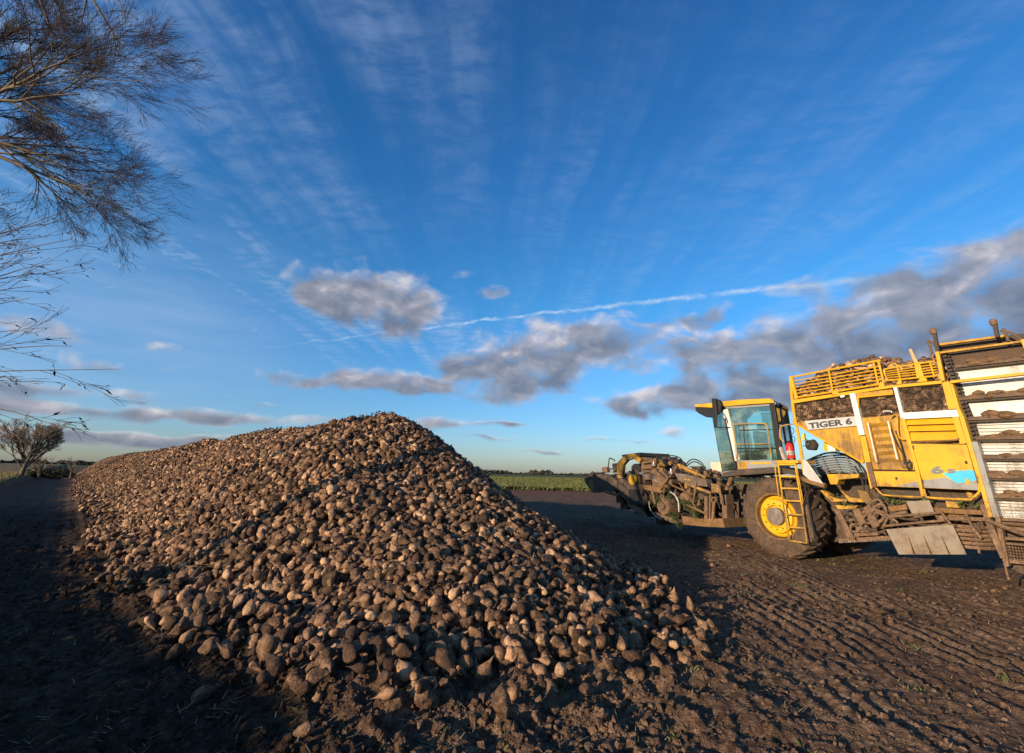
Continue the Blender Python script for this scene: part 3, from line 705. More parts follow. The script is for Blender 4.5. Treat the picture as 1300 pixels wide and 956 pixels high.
def paint(name, c, dirt=0.45, rough=0.42, mud=(0.12, 0.075, 0.045), metal=0.0, spec=0.45):
    m, t, b = mat_new(name)
    g = t.node('ShaderNodeTexCoord').outputs['Object']
    n1 = t.noise(g, 2.2, 6, 0.68); n2 = t.noise(g, 30, 4, 0.65); st = t.noise(t.vm('MULTIPLY', g, (22, 22, 2.2)), 1.0, 4, 0.6)
    gz2 = t.xyz(g)[2]
    lowm = t.lin(gz2, 2.6, 0.7, 0.0, 0.22)
    k = t.m('ADD', t.m('ADD', t.m('MULTIPLY', n1, 0.55), t.m('MULTIPLY', n2, 0.28)), t.m('ADD', t.m('MULTIPLY', st, 0.28), lowm))
    f = t.sm(k, 0.88-dirt*0.62, 1.02-dirt*0.42)
    base = t.mix(t.sm(n1, 0.35, 0.7), (*c, 1), (*[x*0.84 for x in c], 1))
    t.l.new(t.mix(t.m('MULTIPLY', f, 0.88), base, t.ramp(t.m('ADD', t.m('MULTIPLY', n2, 0.5), t.m('MULTIPLY', t.noise(g, 5.0, 5, 0.7), 0.5)), [(0.36, tuple(x*0.32 for x in mud)), (0.5, tuple(x*0.95 for x in mud)), (0.64, tuple(x*1.9 for x in mud))])), b.inputs['Base Color'])
    t.l.new(t.lin(f, 0, 1, rough, 0.92), b.inputs['Roughness']); b.inputs['Specular IOR Level'].default_value = spec; b.inputs['Metallic'].default_value = metal
    bump(t, b, t.m('ADD', n2, t.m('MULTIPLY', f, 1.0)), 0.35, 0.006)
    return m
Y_ = paint("yellow_paint", (0.60, 0.315, 0.010), 0.46)
YD = paint("dirty_yellow_paint", (0.52, 0.27, 0.010), 0.72)
YM = paint("muddy_yellow_paint", (0.5, 0.27, 0.02), 0.95, mud=(0.11, 0.06, 0.035))
GR = paint("grey_paint", (0.24, 0.24, 0.24), 0.45)
SG = paint("silver_grey_paint", (0.42, 0.41, 0.40), 0.4)
WH = paint("white_paint", (0.66, 0.64, 0.60), 0.42)
WR_ = paint("ribbed_white", (0.74, 0.73, 0.70), 0.50)
BL = paint("blue_paint", (0.05, 0.42, 0.66), 0.25)
BM = paint("muddy_steel", (0.10, 0.065, 0.045), 0.62, 0.8, (0.15, 0.09, 0.052))
DM = paint("dark_muddy_steel", (0.05, 0.04, 0.033), 0.6, 0.8, (0.07, 0.045, 0.03))
MUDM = simple_mat("dried_mud", (0.135, 0.082, 0.048), 0.95, 0.1, 0.5, 14, bmp=0.9)
BK = simple_mat("black_rubber", (0.014, 0.014, 0.015), 0.5, 0.4, 0.3, 20, bmp=0)
TY = paint("tyre_rubber", (0.040, 0.032, 0.027), 0.7, 0.9, (0.085, 0.052, 0.032))
RD = paint("red_paint", (0.60, 0.018, 0.02), 0.15)
LG = simple_mat("letter_blue_grey", (0.14, 0.16, 0.17), 0.5, 0.3, 0.1, 5, bmp=0)
LT = simple_mat("letter_grey", (0.045, 0.05, 0.055), 0.5, 0.3, 0.1, 5, bmp=0)
ST = paint("bare_steel", (0.55, 0.55, 0.55), 0.35, 0.35, metal=0.8)
FAB = simple_mat("seat_fabric", (0.03, 0.03, 0.035), 0.9, 0.2, 0.2, 10, bmp=0)
m_glass, t_, b_g = mat_new("tinted_glass")
b_g.inputs['Base Color'].default_value = (0.5, 0.8, 0.74, 1)
tr = t_.node('ShaderNodeBsdfTransparent', {'Color': (0.55, 0.80, 0.74, 1)}); gl = t_.node('ShaderNodeBsdfGlossy', {'Color': (0.9, 1.0, 0.97, 1), 'Roughness': 0.03})
df = t_.node('ShaderNodeBsdfDiffuse', {'Color': (0.42, 0.44, 0.38, 1)})
gg = t_.node('ShaderNodeTexCoord').outputs['Object']
fr = t_.node('ShaderNodeFresnel', {'IOR': 1.6})
mx = t_.node('ShaderNodeMixShader', {0: t_.m('ADD', fr.outputs[0], 0.10, clamp=True), 1: tr.outputs[0], 2: gl.outputs[0]})
mx2 = t_.node('ShaderNodeMixShader', {0: t_.sm(t_.noise(t_.vm('MULTIPLY', gg, (1, 1, 2.2)), 1.7, 5, 0.6), 0.45, 0.8, 0.04, 0.36), 1: mx.outputs[0], 2: df.outputs[0]})
t_.l.new(mx2.outputs[0], [n for n in t_.n if n.type == 'OUTPUT_MATERIAL'][0].inputs[0])

class MBd:
    def __init__(s): s.V = []; s.F = []; s.sm = []
    def prism(s, pts, b0, b1, b1s=None, inset=None):
        """pts: px outline (traced on plane b0 or per-point b), extruded to b1"""
        A3 = [L(p[0], p[1], p[2] if len(p) > 2 else b0) for p in pts]
        return s.solid(A3, (0, b1-b0, 0))
    def solid(s, A3, dv):
        o = len(s.V); n = len(A3); dv = np.array(dv, float)
        s.V += [tuple(p) for p in A3]+[tuple(np.array(p)+dv) for p in A3]
        s.F.append(tuple(range(o, o+n))); s.F.append(tuple(range(o+2*n-1, o+n-1, -1)))
        for i in range(n):
            j = (i+1) % n; s.F.append((o+i, o+n+i, o+n+j, o+j))
        return s
    def tube(s, pts, r, ns=8, b=0.0, smooth=4, local=False, cap=True):
        P = [np.array(p, float) if local else L(p[0], p[1], p[2] if len(p) > 2 else b) for p in pts]
        if len(P) > 2 and smooth:
            Q = []; 
            for i in range(len(P)-1):
                p0 = P[max(i-1, 0)]; p1 = P[i]; p2 = P[i+1]; p3 = P[min(i+2, len(P)-1)]
                for k in range(smooth):
                    u = k/smooth; Q.append(0.5*((2*p1)+(-p0+p2)*u+(2*p0-5*p1+4*p2-p3)*u*u+(-p0+3*p1-3*p2+p3)*u**3))
            Q.append(P[-1]); P = Q
        P = np.array(P); V, F = tubes_np([(P, np.full(len(P), r))], ns); o = len(s.V)
        s.V += [tuple(v) for v in V]; s.F += [tuple(int(q)+o for q in f) for f in F]
        if cap: s.F.append(tuple(range(o+ns-1, o-1, -1))); s.F.append(tuple(range(o+len(V)-ns, o+len(V))))
        return s
    def bar(s, p0, p1, w, d, b=0.0):
        """box section bar between two px points, w high (m), d deep (m), front face at b"""
        a = L(p0[0], p0[1], p0[2] if len(p0) > 2 else b); c = L(p1[0], p1[1], p1[2] if len(p1) > 2 else b)
        t = c-a; t /= np.linalg.norm(t); nrm = np.cross(t, (0, 1, 0)); nrm /= np.linalg.norm(nrm)
        return s.solid([a+nrm*w/2, c+nrm*w/2, c-nrm*w/2, a-nrm*w/2], (0, d, 0))
    def box(s, c, sz):
        c = np.array(c, float); x, y, z = np.array(sz, float)/2
        return s.solid([c+(-x, -y, -z), c+(x, -y, -z), c+(x, -y, z), c+(-x, -y, z)], (0, 2*y, 0))
    def lathe(s, prof, c, ns=40, axis=1, cap=True):
        """prof: (offset along axis, radius)"""
        o = len(s.V); c = np.array(c, float)
        for u, r in prof:
            for k in range(ns):
                a = 2*math.pi*k/ns; p = [0, 0, 0]; p[axis] = u; i, j = [(1, 2), (0, 2), (0, 1)][axis]
                p[i] = r*math.cos(a); p[j] = r*math.sin(a); s.V.append(tuple(c+p))
        for q in range(len(prof)-1):
            for k in range(ns):
                k2 = (k+1) % ns; s.F.append((o+q*ns+k, o+q*ns+k2, o+(q+1)*ns+k2, o+(q+1)*ns+k))
        if cap: s.F.append(tuple(range(o+ns-1, o-1, -1))); s.F.append(tuple(range(o+(len(prof)-1)*ns, o+len(prof)*ns)))
        return s
    def build(s, name, mat, parent=None, smooth=False, bev=0.0, label=None, world=False):
        me = bpy.data.meshes.new(name); me.from_pydata(s.V, [], s.F)
        bm = bmesh.new(); bm.from_mesh(me); bmesh.ops.recalc_face_normals(bm, faces=bm.faces)
        if bev: bmesh.ops.bevel(bm, geom=[e for e in bm.edges if e.is_manifold and e.calc_face_angle(0) > 0.6], offset=bev, segments=2, affect='EDGES', profile=0.5)
        bm.to_mesh(me); bm.free(); me.materials.append(mat)
        if smooth:
            me.polygons.foreach_set('use_smooth', [True]*len(me.polygons))
            try: me.set_sharp_from_angle(angle=rad(40))
            except Exception: pass
        o = bpy.data.objects.new(name, me); COL.objects.link(o); o.parent = hv if parent is None else parent
        if label: o["label"] = label
        return o
def part(name, mat, fn, parent=None, **kw):
    m = MBd(); fn(m); return m.build(name, mat, parent, **kw)
def P1(name, mat, pts, b0, b1, parent=None, bev=0.008, **kw): return part(name, mat, lambda m: m.prism(pts, b0, b1), parent, bev=bev, **kw)
def T1(name, mat, pts, r, b=0.0, parent=None, **kw): return part(name, mat, lambda m: m.tube(pts, r, b=b, ns=8), parent, smooth=True, **kw)
def lerp(p, q, u): return (p[0]+(q[0]-p[0])*u, p[1]+(q[1]-p[1])*u)
def text(s, ll, lr, ul, b, mat, parent, name='lettering', bold=0.02, depth=0.004):
    cu = bpy.data.curves.new(name, 'FONT'); cu.body = s; cu.offset = bold; cu.extrude = 0.0; cu.resolution_u = 3
    ob = bpy.data.objects.new(name, cu); COL.objects.link(ob); bpy.context.view_layer.update()
    me = bpy.data.meshes.new_from_object(ob.evaluated_get(bpy.context.evaluated_depsgraph_get())); bpy.data.objects.remove(ob)
    V = np.array([v.co[:] for v in me.vertices]); mn = V.min(0); mxx = V.max(0); o = L(*ll, b); ux = L(*lr, b)-o; uy = L(*ul, b)-o
    u = (V[:, 0]-mn[0])/(mxx[0]-mn[0]); v = (V[:, 1]-mn[1])/(mxx[1]-mn[1])
    P = o+u[:, None]*ux+v[:, None]*uy
    for i, vv in enumerate(me.vertices): vv.co = P[i]
    me.name = name; me.materials.clear(); me.materials.append(mat)
    ob = bpy.data.objects.new(name, me); COL.objects.link(ob); ob.parent = parent
    return ob

# --- hopper structure
HB = 0.06
T1('front_post', Y_, [(1003.5, 478), (1006, 509), (1010, 536), (1015, 560), (1021, 600)], 0.035, HB)
P1('top_beam', Y_, [(1004, 508), (1134, 488.5), (1134, 492), (1005, 512.5)], HB-.03, HB+.09)
P1('top_beam', Y_, [(1134, 489), (1199, 482.5), (1200, 486.5), (1134, 492.6)], HB-.03, HB+.09)
P1('header_box', YD, [(1086, 499.5), (1132.5, 494), (1133.5, 499), (1087, 504.5)], HB-.02, HB+.1)
def meshpanel(q, nx, nz):
    def f(m):
        TL, TR, BR, BL_ = q
        for i in range(nx+1):
            u = i/nx; m.tube([lerp(TL, TR, u), lerp(BL_, BR, u)], 0.0035, 4, b=HB+.02, cap=False)
        for i in range(nz+1):
            u = i/nz; m.tube([lerp(TL, BL_, u), lerp(TR, BR, u)], 0.0035, 4, b=HB+.028, cap=False)
    return f
MESH = DM
part('mesh_panel', MESH, meshpanel([(1008.6, 510), (1077, 500), (1084, 528), (1011.5, 535.5)], 34, 12))
part('mesh_panel', MESH, meshpanel([(1090, 505), (1135, 500), (1142, 524), (1095.5, 529.5)], 22, 11))
part('mesh_panel', MESH, meshpanel([(1138.6, 491), (1194.5, 486.7), (1203, 520), (1146, 524)], 28, 14))
T1('panel_frame', Y_, [(1090, 528), (1089.5, 507), (1091, 504.5), (1134, 500)], 0.018, HB-.02)
band = P1('name_band', SG, [(1021, 534.5), (1084.8, 528.3), (1088.5, 540.5), (1026, 546)], HB-.03, HB+.02, bev=0.004)
text("TIGER 6", (1027.5, 544.6), (1082.5, 538.6), (1026.2, 536.9), HB-.034, LT, band, bold=0.04)
P1('white_plate', WH, [(1066, 501), (1071.5, 500.2), (1072, 504), (1067, 505)], HB-.03, HB)
funnel = P1('funnel_wall', YD, [(1009, 536.5), (1021, 534.8), (1026.5, 546), (1088.5, 541), (1097, 587), (1094, 587), (1022, 546.5)], HB+.02, HB+.5)
T1('funnel_edge', Y_, [(1011, 538), (1024, 546), (1096, 588)], 0.022, HB)
P1('corner_post', WH, [(1078, 499.5), (1085, 499), (1092, 529), (1097.5, 552), (1090.5, 553), (1085, 529)], HB-.05, HB+.07, label="white upper corner post")
P1('corner_post', Y_, [(1091, 554), (1098, 553), (1105, 586), (1112, 618), (1104.5, 621), (1098, 588)], HB-.05, HB+.07, label="yellow lower corner post")
P1('post_plate', BM, [(1098.5, 587), (1105, 586), (1112.5, 616), (1107, 620)], HB-.07, HB-.045)
P1('tall_post', WH, [(1133.5, 491.5), (1138, 491), (1148, 531), (1143.5, 531.5)], HB-.05, HB+.05, label="white painted upper length of the tall post")
P1('tall_post', Y_, [(1143.5, 532), (1148, 531.5), (1166.5, 598), (1173, 630), (1169, 630.5), (1162, 598)], HB-.05, HB+.05, label="yellow lower length of the tall post")
P1('wide_post', Y_, [(1195, 484.5), (1204.5, 484), (1214.5, 519), (1204, 519.8)], HB-.03, HB+.1)
P1('wide_post', Y_, [(1208.5, 529.8), (1216.5, 529.3), (1227, 563), (1218.5, 564)], HB-.03, HB+.1)
P1('side_trim', Y_, [(1205, 484), (1208, 484), (1218, 519), (1223.5, 530), (1260.5, 656.5), (1254.5, 657), (1217.5, 530), (1214, 519)], HB-.07, HB+.08)
P1('trim_plate', GR, [(1232, 560.5), (1240.5, 560.5), (1268.7, 657), (1261, 657.3)], HB-.04, HB+.1)
P1('white_stripe', WH, [(1145, 524), (1215, 519.8), (1217.5, 529), (1147.3, 532.2)], HB-.035, HB+.03, label="white painted cross panel")
for (y0, y1) in [((532.8, 530.3), (539.6, 537.6)), ((541, 539.5), (547.6, 546.3)), ((549.2, 548.2), (560, 557.8))]:
    f0 = (y0[0]-524)/37.; f1 = (y1[0]-524)/37.
    P1('slat', Y_, [(1145+12.3*f0, y0[0], HB+.045), (1207+10*f0, y0[1], HB+.045), (1207+10*f1, y1[1], HB-.02), (1145+12.3*f1, y1[0], HB-.02)], HB-.02, HB+.06)
P1('slat_backing', YD, [(1146, 533), (1210, 530), (1219, 560), (1156, 562)], HB+.07, HB+.12)
T1('door_handle', YM, [(1158, 561.6), (1212, 558.6), (1215.5, 556.5)], 0.014, HB-.045)
door = P1('engine_door', Y_, [(1157.3, 563), (1227, 564.3), (1242.6, 622.6), (1173.6, 619.6)], HB-.025, HB+.05)
P1('grey_graphic', GR, [(1172.3, 614.5), (1171, 610), (1200, 606), (1214.7, 613.5), (1240.2, 611.2), (1242.4, 622.2), (1174, 619.2)], HB-.029, HB-.026, door, bev=0)
P1('blue_graphic', BL, [(1196.5, 601.2), (1212, 598), (1235.8, 596.5), (1239.8, 610), (1226.5, 612), (1214.7, 613.7), (1204.5, 606.8)], HB-.033, HB-.0295, door, bev=0)
P1('yellow_sticker', Y_, [(1225, 608), (1229.2, 607.6), (1231.5, 615.5), (1227.3, 616)], HB-.037, HB-.034, door, bev=0)
text("6", (1182.5, 602.4), (1198.6, 601.0), (1180.5, 592.4), HB-.037, LG, door, bold=0.05)
text("s", (1203, 601.4), (1214, 600.6), (1201.6, 595.6), HB-.037, LG, door, bold=0.03)
d2 = P1('lower_door', Y_, [(1106, 597.8), (1165.5, 598.6), (1170, 619.4), (1110, 617.2)], HB-.025, HB+.05, label="low yellow door under the stowed steps")
P1('grey_graphic', GR, [(1137, 617.6), (1168.2, 609.8), (1169.8, 618.8)], HB-.029, HB-.026, d2, bev=0)
P1('step_recess_panel', YD, [(1094.5, 530.5), (1143, 526), (1161.5, 597), (1106, 596)], HB+.02, HB+.08)
fs = part('folded_steps', YD, lambda m: [m.bar((1102, 537), (1114, 588), .035, .08, HB-.05), m.bar((1127.8, 535.5), (1140.5, 585), .035, .08, HB-.05)] and
     [m.prism([(p[0]+1, p[1]-3.2, HB-.04), (p[2]-1, p[3]-3.2, HB-.04), (p[2], p[3]+1.2, HB+.01), (p[0]+2, p[1]+1.2, HB+.01)], HB-.04, HB-.02) for p in [(1103, 541, 1129, 539.5), (1105, 550, 1131, 548.5), (1107.5, 559, 1133.5, 557.5), (1109.7, 568, 1135.8, 566.5), (1112, 577, 1138, 575.5), (1114, 586, 1140, 584.5)]], bev=0.003)
part('step_rail', WH, lambda m: [m.bar((1101.3, 536), (1112.5, 586), .02, .012, HB-.066), m.bar((1127, 534.5), (1139, 583), .02, .012, HB-.066)], label="worn pale rails of the stowed steps")
T1('grab_rail', YD, [(1131, 530), (1135, 526.5), (1139, 529), (1139.5, 545), (1142, 555.5), (1149, 558.3)], 0.016, HB-.08)
T1('door_latch', WH, [(1121.5, 523.5), (1122.5, 522), (1131, 522), (1132, 524)], 0.01, HB-.08)
part('hose', BK, lambda m: [m.tube([(1137, 547), (1143, 562), (1148, 580), (1151, 590), (1154, 597)], .013, b=HB-.08), m.tube([(1131, 545), (1140, 566), (1146, 576), (1148, 589)], .010, b=HB-.06), m.tube([(1151, 588), (1156, 586), (1156.5, 594), (1153.5, 597), (1151.5, 590)], .010, b=HB-.07)], smooth=True)
P1('floor_bracket', YM, [(1141, 584), (1154, 583), (1156, 594), (1144, 594)], HB-.04, HB+.02)
T1('bumper_rail', Y_, [(1112, 619.6), (1119.5, 627), (1128, 629), (1163, 630.8), (1170, 630), (1169.6, 621)], 0.017, HB-.03)
T1('bumper_rail', Y_, [(1173, 621), (1175, 628.5), (1182, 632), (1230, 634), (1234, 632.5), (1243, 624.5), (1242, 614)], 0.02, HB-.03)
# guard rails above the hopper
def guard1(m):
    m.tube([(1004, 479), (1108, 459.2), (1113.5, 459), (1116, 462), (1122, 486)], .022, b=HB); m.tube([(1012, 504.5), (1060, 497), (1121, 487)], .022, b=HB)
    for i in range(1, 6):
        u = i/6; m.tube([lerp((1005, 480), (1012, 503.5), u), lerp((1115, 461), (1121, 486), u)], .012, 5, b=HB)
    m.tube([(1052, 470), (1057.5, 499)], .02, b=HB); m.tube([(1109, 460.5), (1115, 488)], .02, b=HB)
    m.bar((1003.8, 479), (1011, 506), .07, .05, HB-.02)
part('guard_rail', Y_, guard1, smooth=True)
def guard2(m):
    m.tube([(1127.5, 483), (1124, 477), (1123, 471), (1127, 468), (1187, 458.5)], .018, b=HB); m.tube([(1127.5, 483), (1160, 480), (1190, 477)], .018, b=HB)
    for i in range(1, 5):
        u = i/5; m.tube([lerp((1124, 469), (1128, 482), u), lerp((1187, 459), (1191, 476), u)], .011, 5, b=HB)
    m.tube([(1129, 466), (1131, 463.5), (1138, 463), (1143.5, 486)], .015, b=HB); m.tube([(1180.5, 459.5), (1186, 478)], .015, b=HB)
part('guard_rail', Y_, guard2, smooth=True)
P1('upright_board', paint("worn_board", (0.45, 0.30, 0.12), .5), [(1153.2, 443.5), (1156.5, 442.5), (1166, 461), (1161, 463)], HB+.0, HB+.05)
P1('yellow_plate', Y_, [(1160, 460), (1167, 459.5), (1172.5, 478.5), (1163.5, 479.5)], HB-.01, HB+.04)
part('lug_plate', Y_, lambda m: [m.prism([(1055, 503), (1059, 495), (1064, 497), (1064, 501.5)], HB-.03, HB+.02), m.prism([(1115, 491), (1118, 485), (1123, 487), (1122, 491)], HB-.03, HB+.02), m.prism([(1138, 488), (1140, 482.5), (1144, 483), (1144.5, 487.5)], HB-.03, HB+.02), m.prism([(1165, 485), (1168, 479.5), (1175, 479.5), (1177, 484)], HB-.03, HB+.02)])
# hopper inner walls so that the load rests in a real box
m = MBd(); q = [(1009, 537), (1090, 530), (1147, 531), (1210, 530), (1219, 560), (1242, 622), (1112, 617), (1106, 597), (1097, 587)]
m.prism(q, HB+.14, 2.75); m.build('hopper_body', YD)
m = MBd(); m.prism([(1009, 511), (1199, 487), (1215, 530), (1010, 537)], 2.6, 2.7); m.build('far_wall', YD)

# --- load of beets in the hopper
loadR = np.random.default_rng(55)
def fill(n, box_fn):
    Vs = []; Fs = []; As = []; off = 0
    for _ in range(n):
        p = box_fn(); bv, bf = HI[loadR.integers(0, 14)]
        Q = loadR.normal(size=(3, 3)); Q, _r = np.linalg.qr(Q); s = loadR.uniform(.16, .27)
        P = (bv*np.array([s*1.1, s*1.1, s]))@Q.T+p; Vs.append(P); Fs.append(bf+off); off += len(bv); As.append(np.full(len(bv), loadR.uniform(0.2, 1.0)))
    return np.concatenate(Vs), np.concatenate(Fs), np.concatenate(As)
topo = [(1008, 497), (1015, 492), (1035, 480.5), (1055, 467), (1075, 463), (1097, 459.5), (1113, 460), (1127, 468), (1150, 465), (1170, 459.5), (1187, 455), (1198, 470)]
tl = [L(*p, HB+.2) for p in topo]; ta = np.array([q[0] for q in tl]); tz = np.array([q[2] for q in tl])
o_ = np.argsort(ta); ta, tz = ta[o_], tz[o_]
zb = L(1100, 530, HB)[2]-.05; a0_, a1_ = ta[0]+.02, L(1203, 510, HB)[0]
def pick():
    if loadR.random() < .62:   # against the near mesh
        a = loadR.uniform(a0_, a1_); zt = np.interp(a, ta, tz); return np.array([a, loadR.uniform(HB+.10, HB+.24), loadR.uniform(zb, max(zb+.1, zt-.10))])
    a = loadR.uniform(a0_, a1_); zt = np.interp(a, ta, tz); b = loadR.uniform(.2, 2.45); return np.array([a, b, zt-.12+.32*math.sin(math.pi*b/2.6)-.05*b+loadR.uniform(-.06, .05)])
V, F, A_ = fill(1900, pick)
Wm = np.array([[MA[0], MB[0], 0], [MA[1], MB[1], 0], [0, 0, 1]])
lo = link('hopper_load', mesh_np('hopper_load', V@Wm.T+MO, F, m_beet, True, {'tint': A_}))
tag(lo, "brown muddy beets heaped inside the harvester's mesh sided hopper", "beet load", kind="stuff")
# solid core under the load so no light comes through
m = MBd(); pts = [np.array([a, .35, z-.14]) for a, z in zip(ta, tz)]+[np.array([a1_, .35, zb]), np.array([a0_, .35, zb])]
m.solid(pts, (0, 2.1, 0)); m.build('inner_filling', MUDM)

# --- discharge elevator on the right
EB = HB+.08
elev_l = [(1199, 450), (1211, 482), (1222, 530), (1242, 562), (1269, 655)]
def slope_at(y): return float(np.interp(y, [425, 485, 560, 655, 710], [-.14, -.105, -.01, .05, .09]))
def back(m):
    ys = np.arange(467, 655, 4.1)
    for i, y in enumerate(ys):
        x = float(np.interp(y, [440, 470, 494, 514, 536, 564, 583, 610, 639, 655], [1201, 1209, 1217, 1230, 1237, 1245, 1251, 1260, 1265, 1270])); s_ = slope_at(y)
        hgt = 3.3 if y > 530 else 4.0
        m.solid([L(x, y, EB+.08), L(1400, y+s_*(1400-x), EB+.08), L(1400, y+hgt*1.12+slope_at(y+hgt)*(1400-x), EB+.105), L(x, y+hgt, EB+.105)], (0, .01, 0))
part('ribbed_sheet', WR_, back)
P1('sheet_backing', DM, [(1199, 448), (1400, 424), (1400, 672), (1271, 656), (1242, 562), (1222, 530)], EB+.13, EB+.2)
def slope_at(y): return float(np.interp(y, [425, 485, 560, 655, 710], [-.14, -.105, -.01, .05, .09]))
flight_rows = [(1213, 465.5), (1219, 506.5), (1231, 532), (1240, 556.5), (1249, 580.5), (1256, 605), (1262, 630)]
mr = np.random.default_rng(77)
for i, (x0, y0) in enumerate(flight_rows):
    s_ = slope_at(y0); x1 = 1395; y1 = y0+s_*(x1-x0)
    fl_ = part('flight_bar', BM, lambda m: [m.bar((x0-2, y0), (x1, y1), .05, .10, EB-.06), m.bar((x0-2, y0-2.4), (x1, y1-2.4*1.05), .012, .09, EB-.05)], bev=0.004)
    def mud(m):
        n = 44 if i not in (4,) else 22
        for k in range(n):
            u = mr.uniform(0.02, 1) if i != 4 else mr.uniform(.15, .8); p = L(x0+(x1-x0)*u, y0+(y1-y0)*u-2.2+mr.normal(0, 1.3), EB-.01+mr.uniform(-.04, .03)); r = .018+.07*mr.random()**2.4
            ns = 7; pr_ = [(-r*1.7, .01), (-r*.9, r*.62), (0, r*mr.uniform(.6, .95)), (r*.9, r*.6), (r*1.7, .01)]
            m.lathe([(a, q*mr.uniform(.85, 1.15)) for a, q in pr_], p+np.array([0, 0, r*.25]), ns, 0)
    part('mud_clod', MUDM, mud, fl_, smooth=False)
    part('gap_shade_bar', DM, lambda m: m.bar((x0, y0+3.6), (x1, y1+4.0), .03, .05, EB-.02), fl_)  # dark bar added to stand for the shaded gap beneath the flight
def chain(m):
    pts = [L(*p, EB-.02) for p in [(1198, 448), (1212, 482), (1228, 535), (1240, 562)]]
    P = np.array(pts); seg = np.concatenate([[0], np.cumsum(np.linalg.norm(np.diff(P, axis=0), axis=1))])
    for d in np.arange(0, seg[-1], .07):
        q = np.array([np.interp(d, seg, P[:, k]) for k in range(3)]); m.box(q, (.06, .05, .045)); m.box(q+np.array([.06, .02, .0]), (.02, .06, .02))
part('drive_chain', DM, chain)
P1('elevator_frame', DM, [(1195, 449), (1203, 448), (1217, 483), (1238, 535), (1245, 562), (1239, 562), (1222, 528), (1207, 484)], EB+.06, EB+.14)
P1('cross_beam', Y_, [(1206, 483), (1400, 461), (1400, 464.6), (1206.5, 486.6)], HB-.12, HB-.02)
P1('cross_beam', YD, [(1189, 436.2), (1275, 424.6), (1275, 427.6), (1189, 439.2)], HB+.1, HB+.18)
P1('cross_beam', YD, [(1189, 446.8), (1298, 431.8), (1298, 434.6), (1189, 449.6)], HB-.02, HB+.06)
def rods(m):
    for k in range(5): m.tube([(1190, 440.5+1.4*k), (1296, 427+1.4*k)], .012, 5, b=EB+.25)
    for k in range(9): m.tube([(1200+k*.5, 451+1.6*k), (1400, 424+1.7*k)], .014, 5, b=EB+.1)
part('sieve_rods', BM, rods, smooth=True)
P1('elevator_throat', DM, [(1190, 438), (1300, 423), (1400, 412), (1400, 445), (1204, 466)], EB+.3, EB+.4)
P1('elevator_arm', Y_, [(1186.5, 446.5), (1191.5, 446), (1199, 483), (1194.5, 484)], HB-.09, HB-.02)
def stub(x0, y0, x1, y1):
    o = part('marker_lamp_post', DM, lambda m: [m.bar((x0, y0), (x1, y1), .055, .06, HB-.02)], bev=.004)
    part('lamp', paint("amber_dirty_plastic_%d" % x0, (0.22, 0.09, 0.05), .8), lambda m: m.lathe([(0, .05), (.08, .055), (.11, .03)], L(x0, y0+1, HB+.01), 12, 2), o, smooth=True)
stub(1185.5, 422.5, 1190, 447); stub(1262, 411.5, 1265.5, 428)
part('linkage', BM, lambda m: [m.tube([(1177.5, 432), (1181, 440), (1183, 449)], .022, b=HB), m.tube([(1178, 432), (1185, 436), (1190, 444)], .02, b=HB)], smooth=True)
part('linkage', BM, lambda m: [m.tube([(1274, 417), (1277, 424), (1280, 433)], .022, b=HB), m.tube([(1270, 420), (1280, 421), (1292, 428), (1300, 433)], .02, b=HB)], smooth=True)
P1('end_plate', Y_, [(1295, 431), (1400, 418), (1400, 452), (1300, 444)], HB-.06, HB)
# --- lower right: elevator foot
P1('foot_post', BM, [(1243, 641), (1249, 640), (1261, 668), (1277, 708), (1270, 709), (1257, 680)], HB-.05, HB+.08)
P1('foot_post', BM, [(1262.5, 656), (1269.5, 656), (1281, 719), (1275, 721)], HB-.02, HB+.10)
T1('drag_spike', BM, [(1273, 706), (1277, 722), (1280.5, 736)], .016, HB)
T1('strut_tube', BM, [(1248, 658.5), (1262, 664), (1300, 678.5), (1400, 712)], .036, HB-.09)
def slats2(m):
    for k, (y, w) in enumerate([(659, .05), (664, .04), (671, .05), (683, .05), (690, .03), (712, .06)]):
        m.bar((1268+k*1.8, y), (1400, y+slope_at(y)*(1400-1268)), w, .06, HB+.04)
part('lower_frame', BM, slats2, bev=.004)
part('yellow_slat', YM, lambda m: [m.bar((1276, 664.5), (1400, 675), .05, .05, HB+.08), m.bar((1278, 669), (1400, 681), .03, .05, HB+.08)])
part('steel_slats', ST, lambda m: [m.bar((1270, 650+2.2*k), (1400, 656+2.4*k), .02, .04, HB+.16) for k in range(4)])
def grille(m):
    for k in range(16): m.tube([(1277+k*4, 692+.4*k), (1280+k*4, 709+.45*k)], .006, 4, b=HB+.06, cap=False)
    for k in range(5): m.tube([(1276, 694+3.6*k), (1345, 700+3.9*k)], .007, 4, b=HB+.06, cap=False)
part('wire_grille', BM, grille)
P1('foot_backing', DM, [(1262, 655), (1400, 665), (1400, 770), (1282, 722)], HB+.35, HB+.5)
P1('underfloor', DM, [(1104, 617), (1246, 622.5), (1250, 652), (1106, 648)], HB+.32, 2.6)
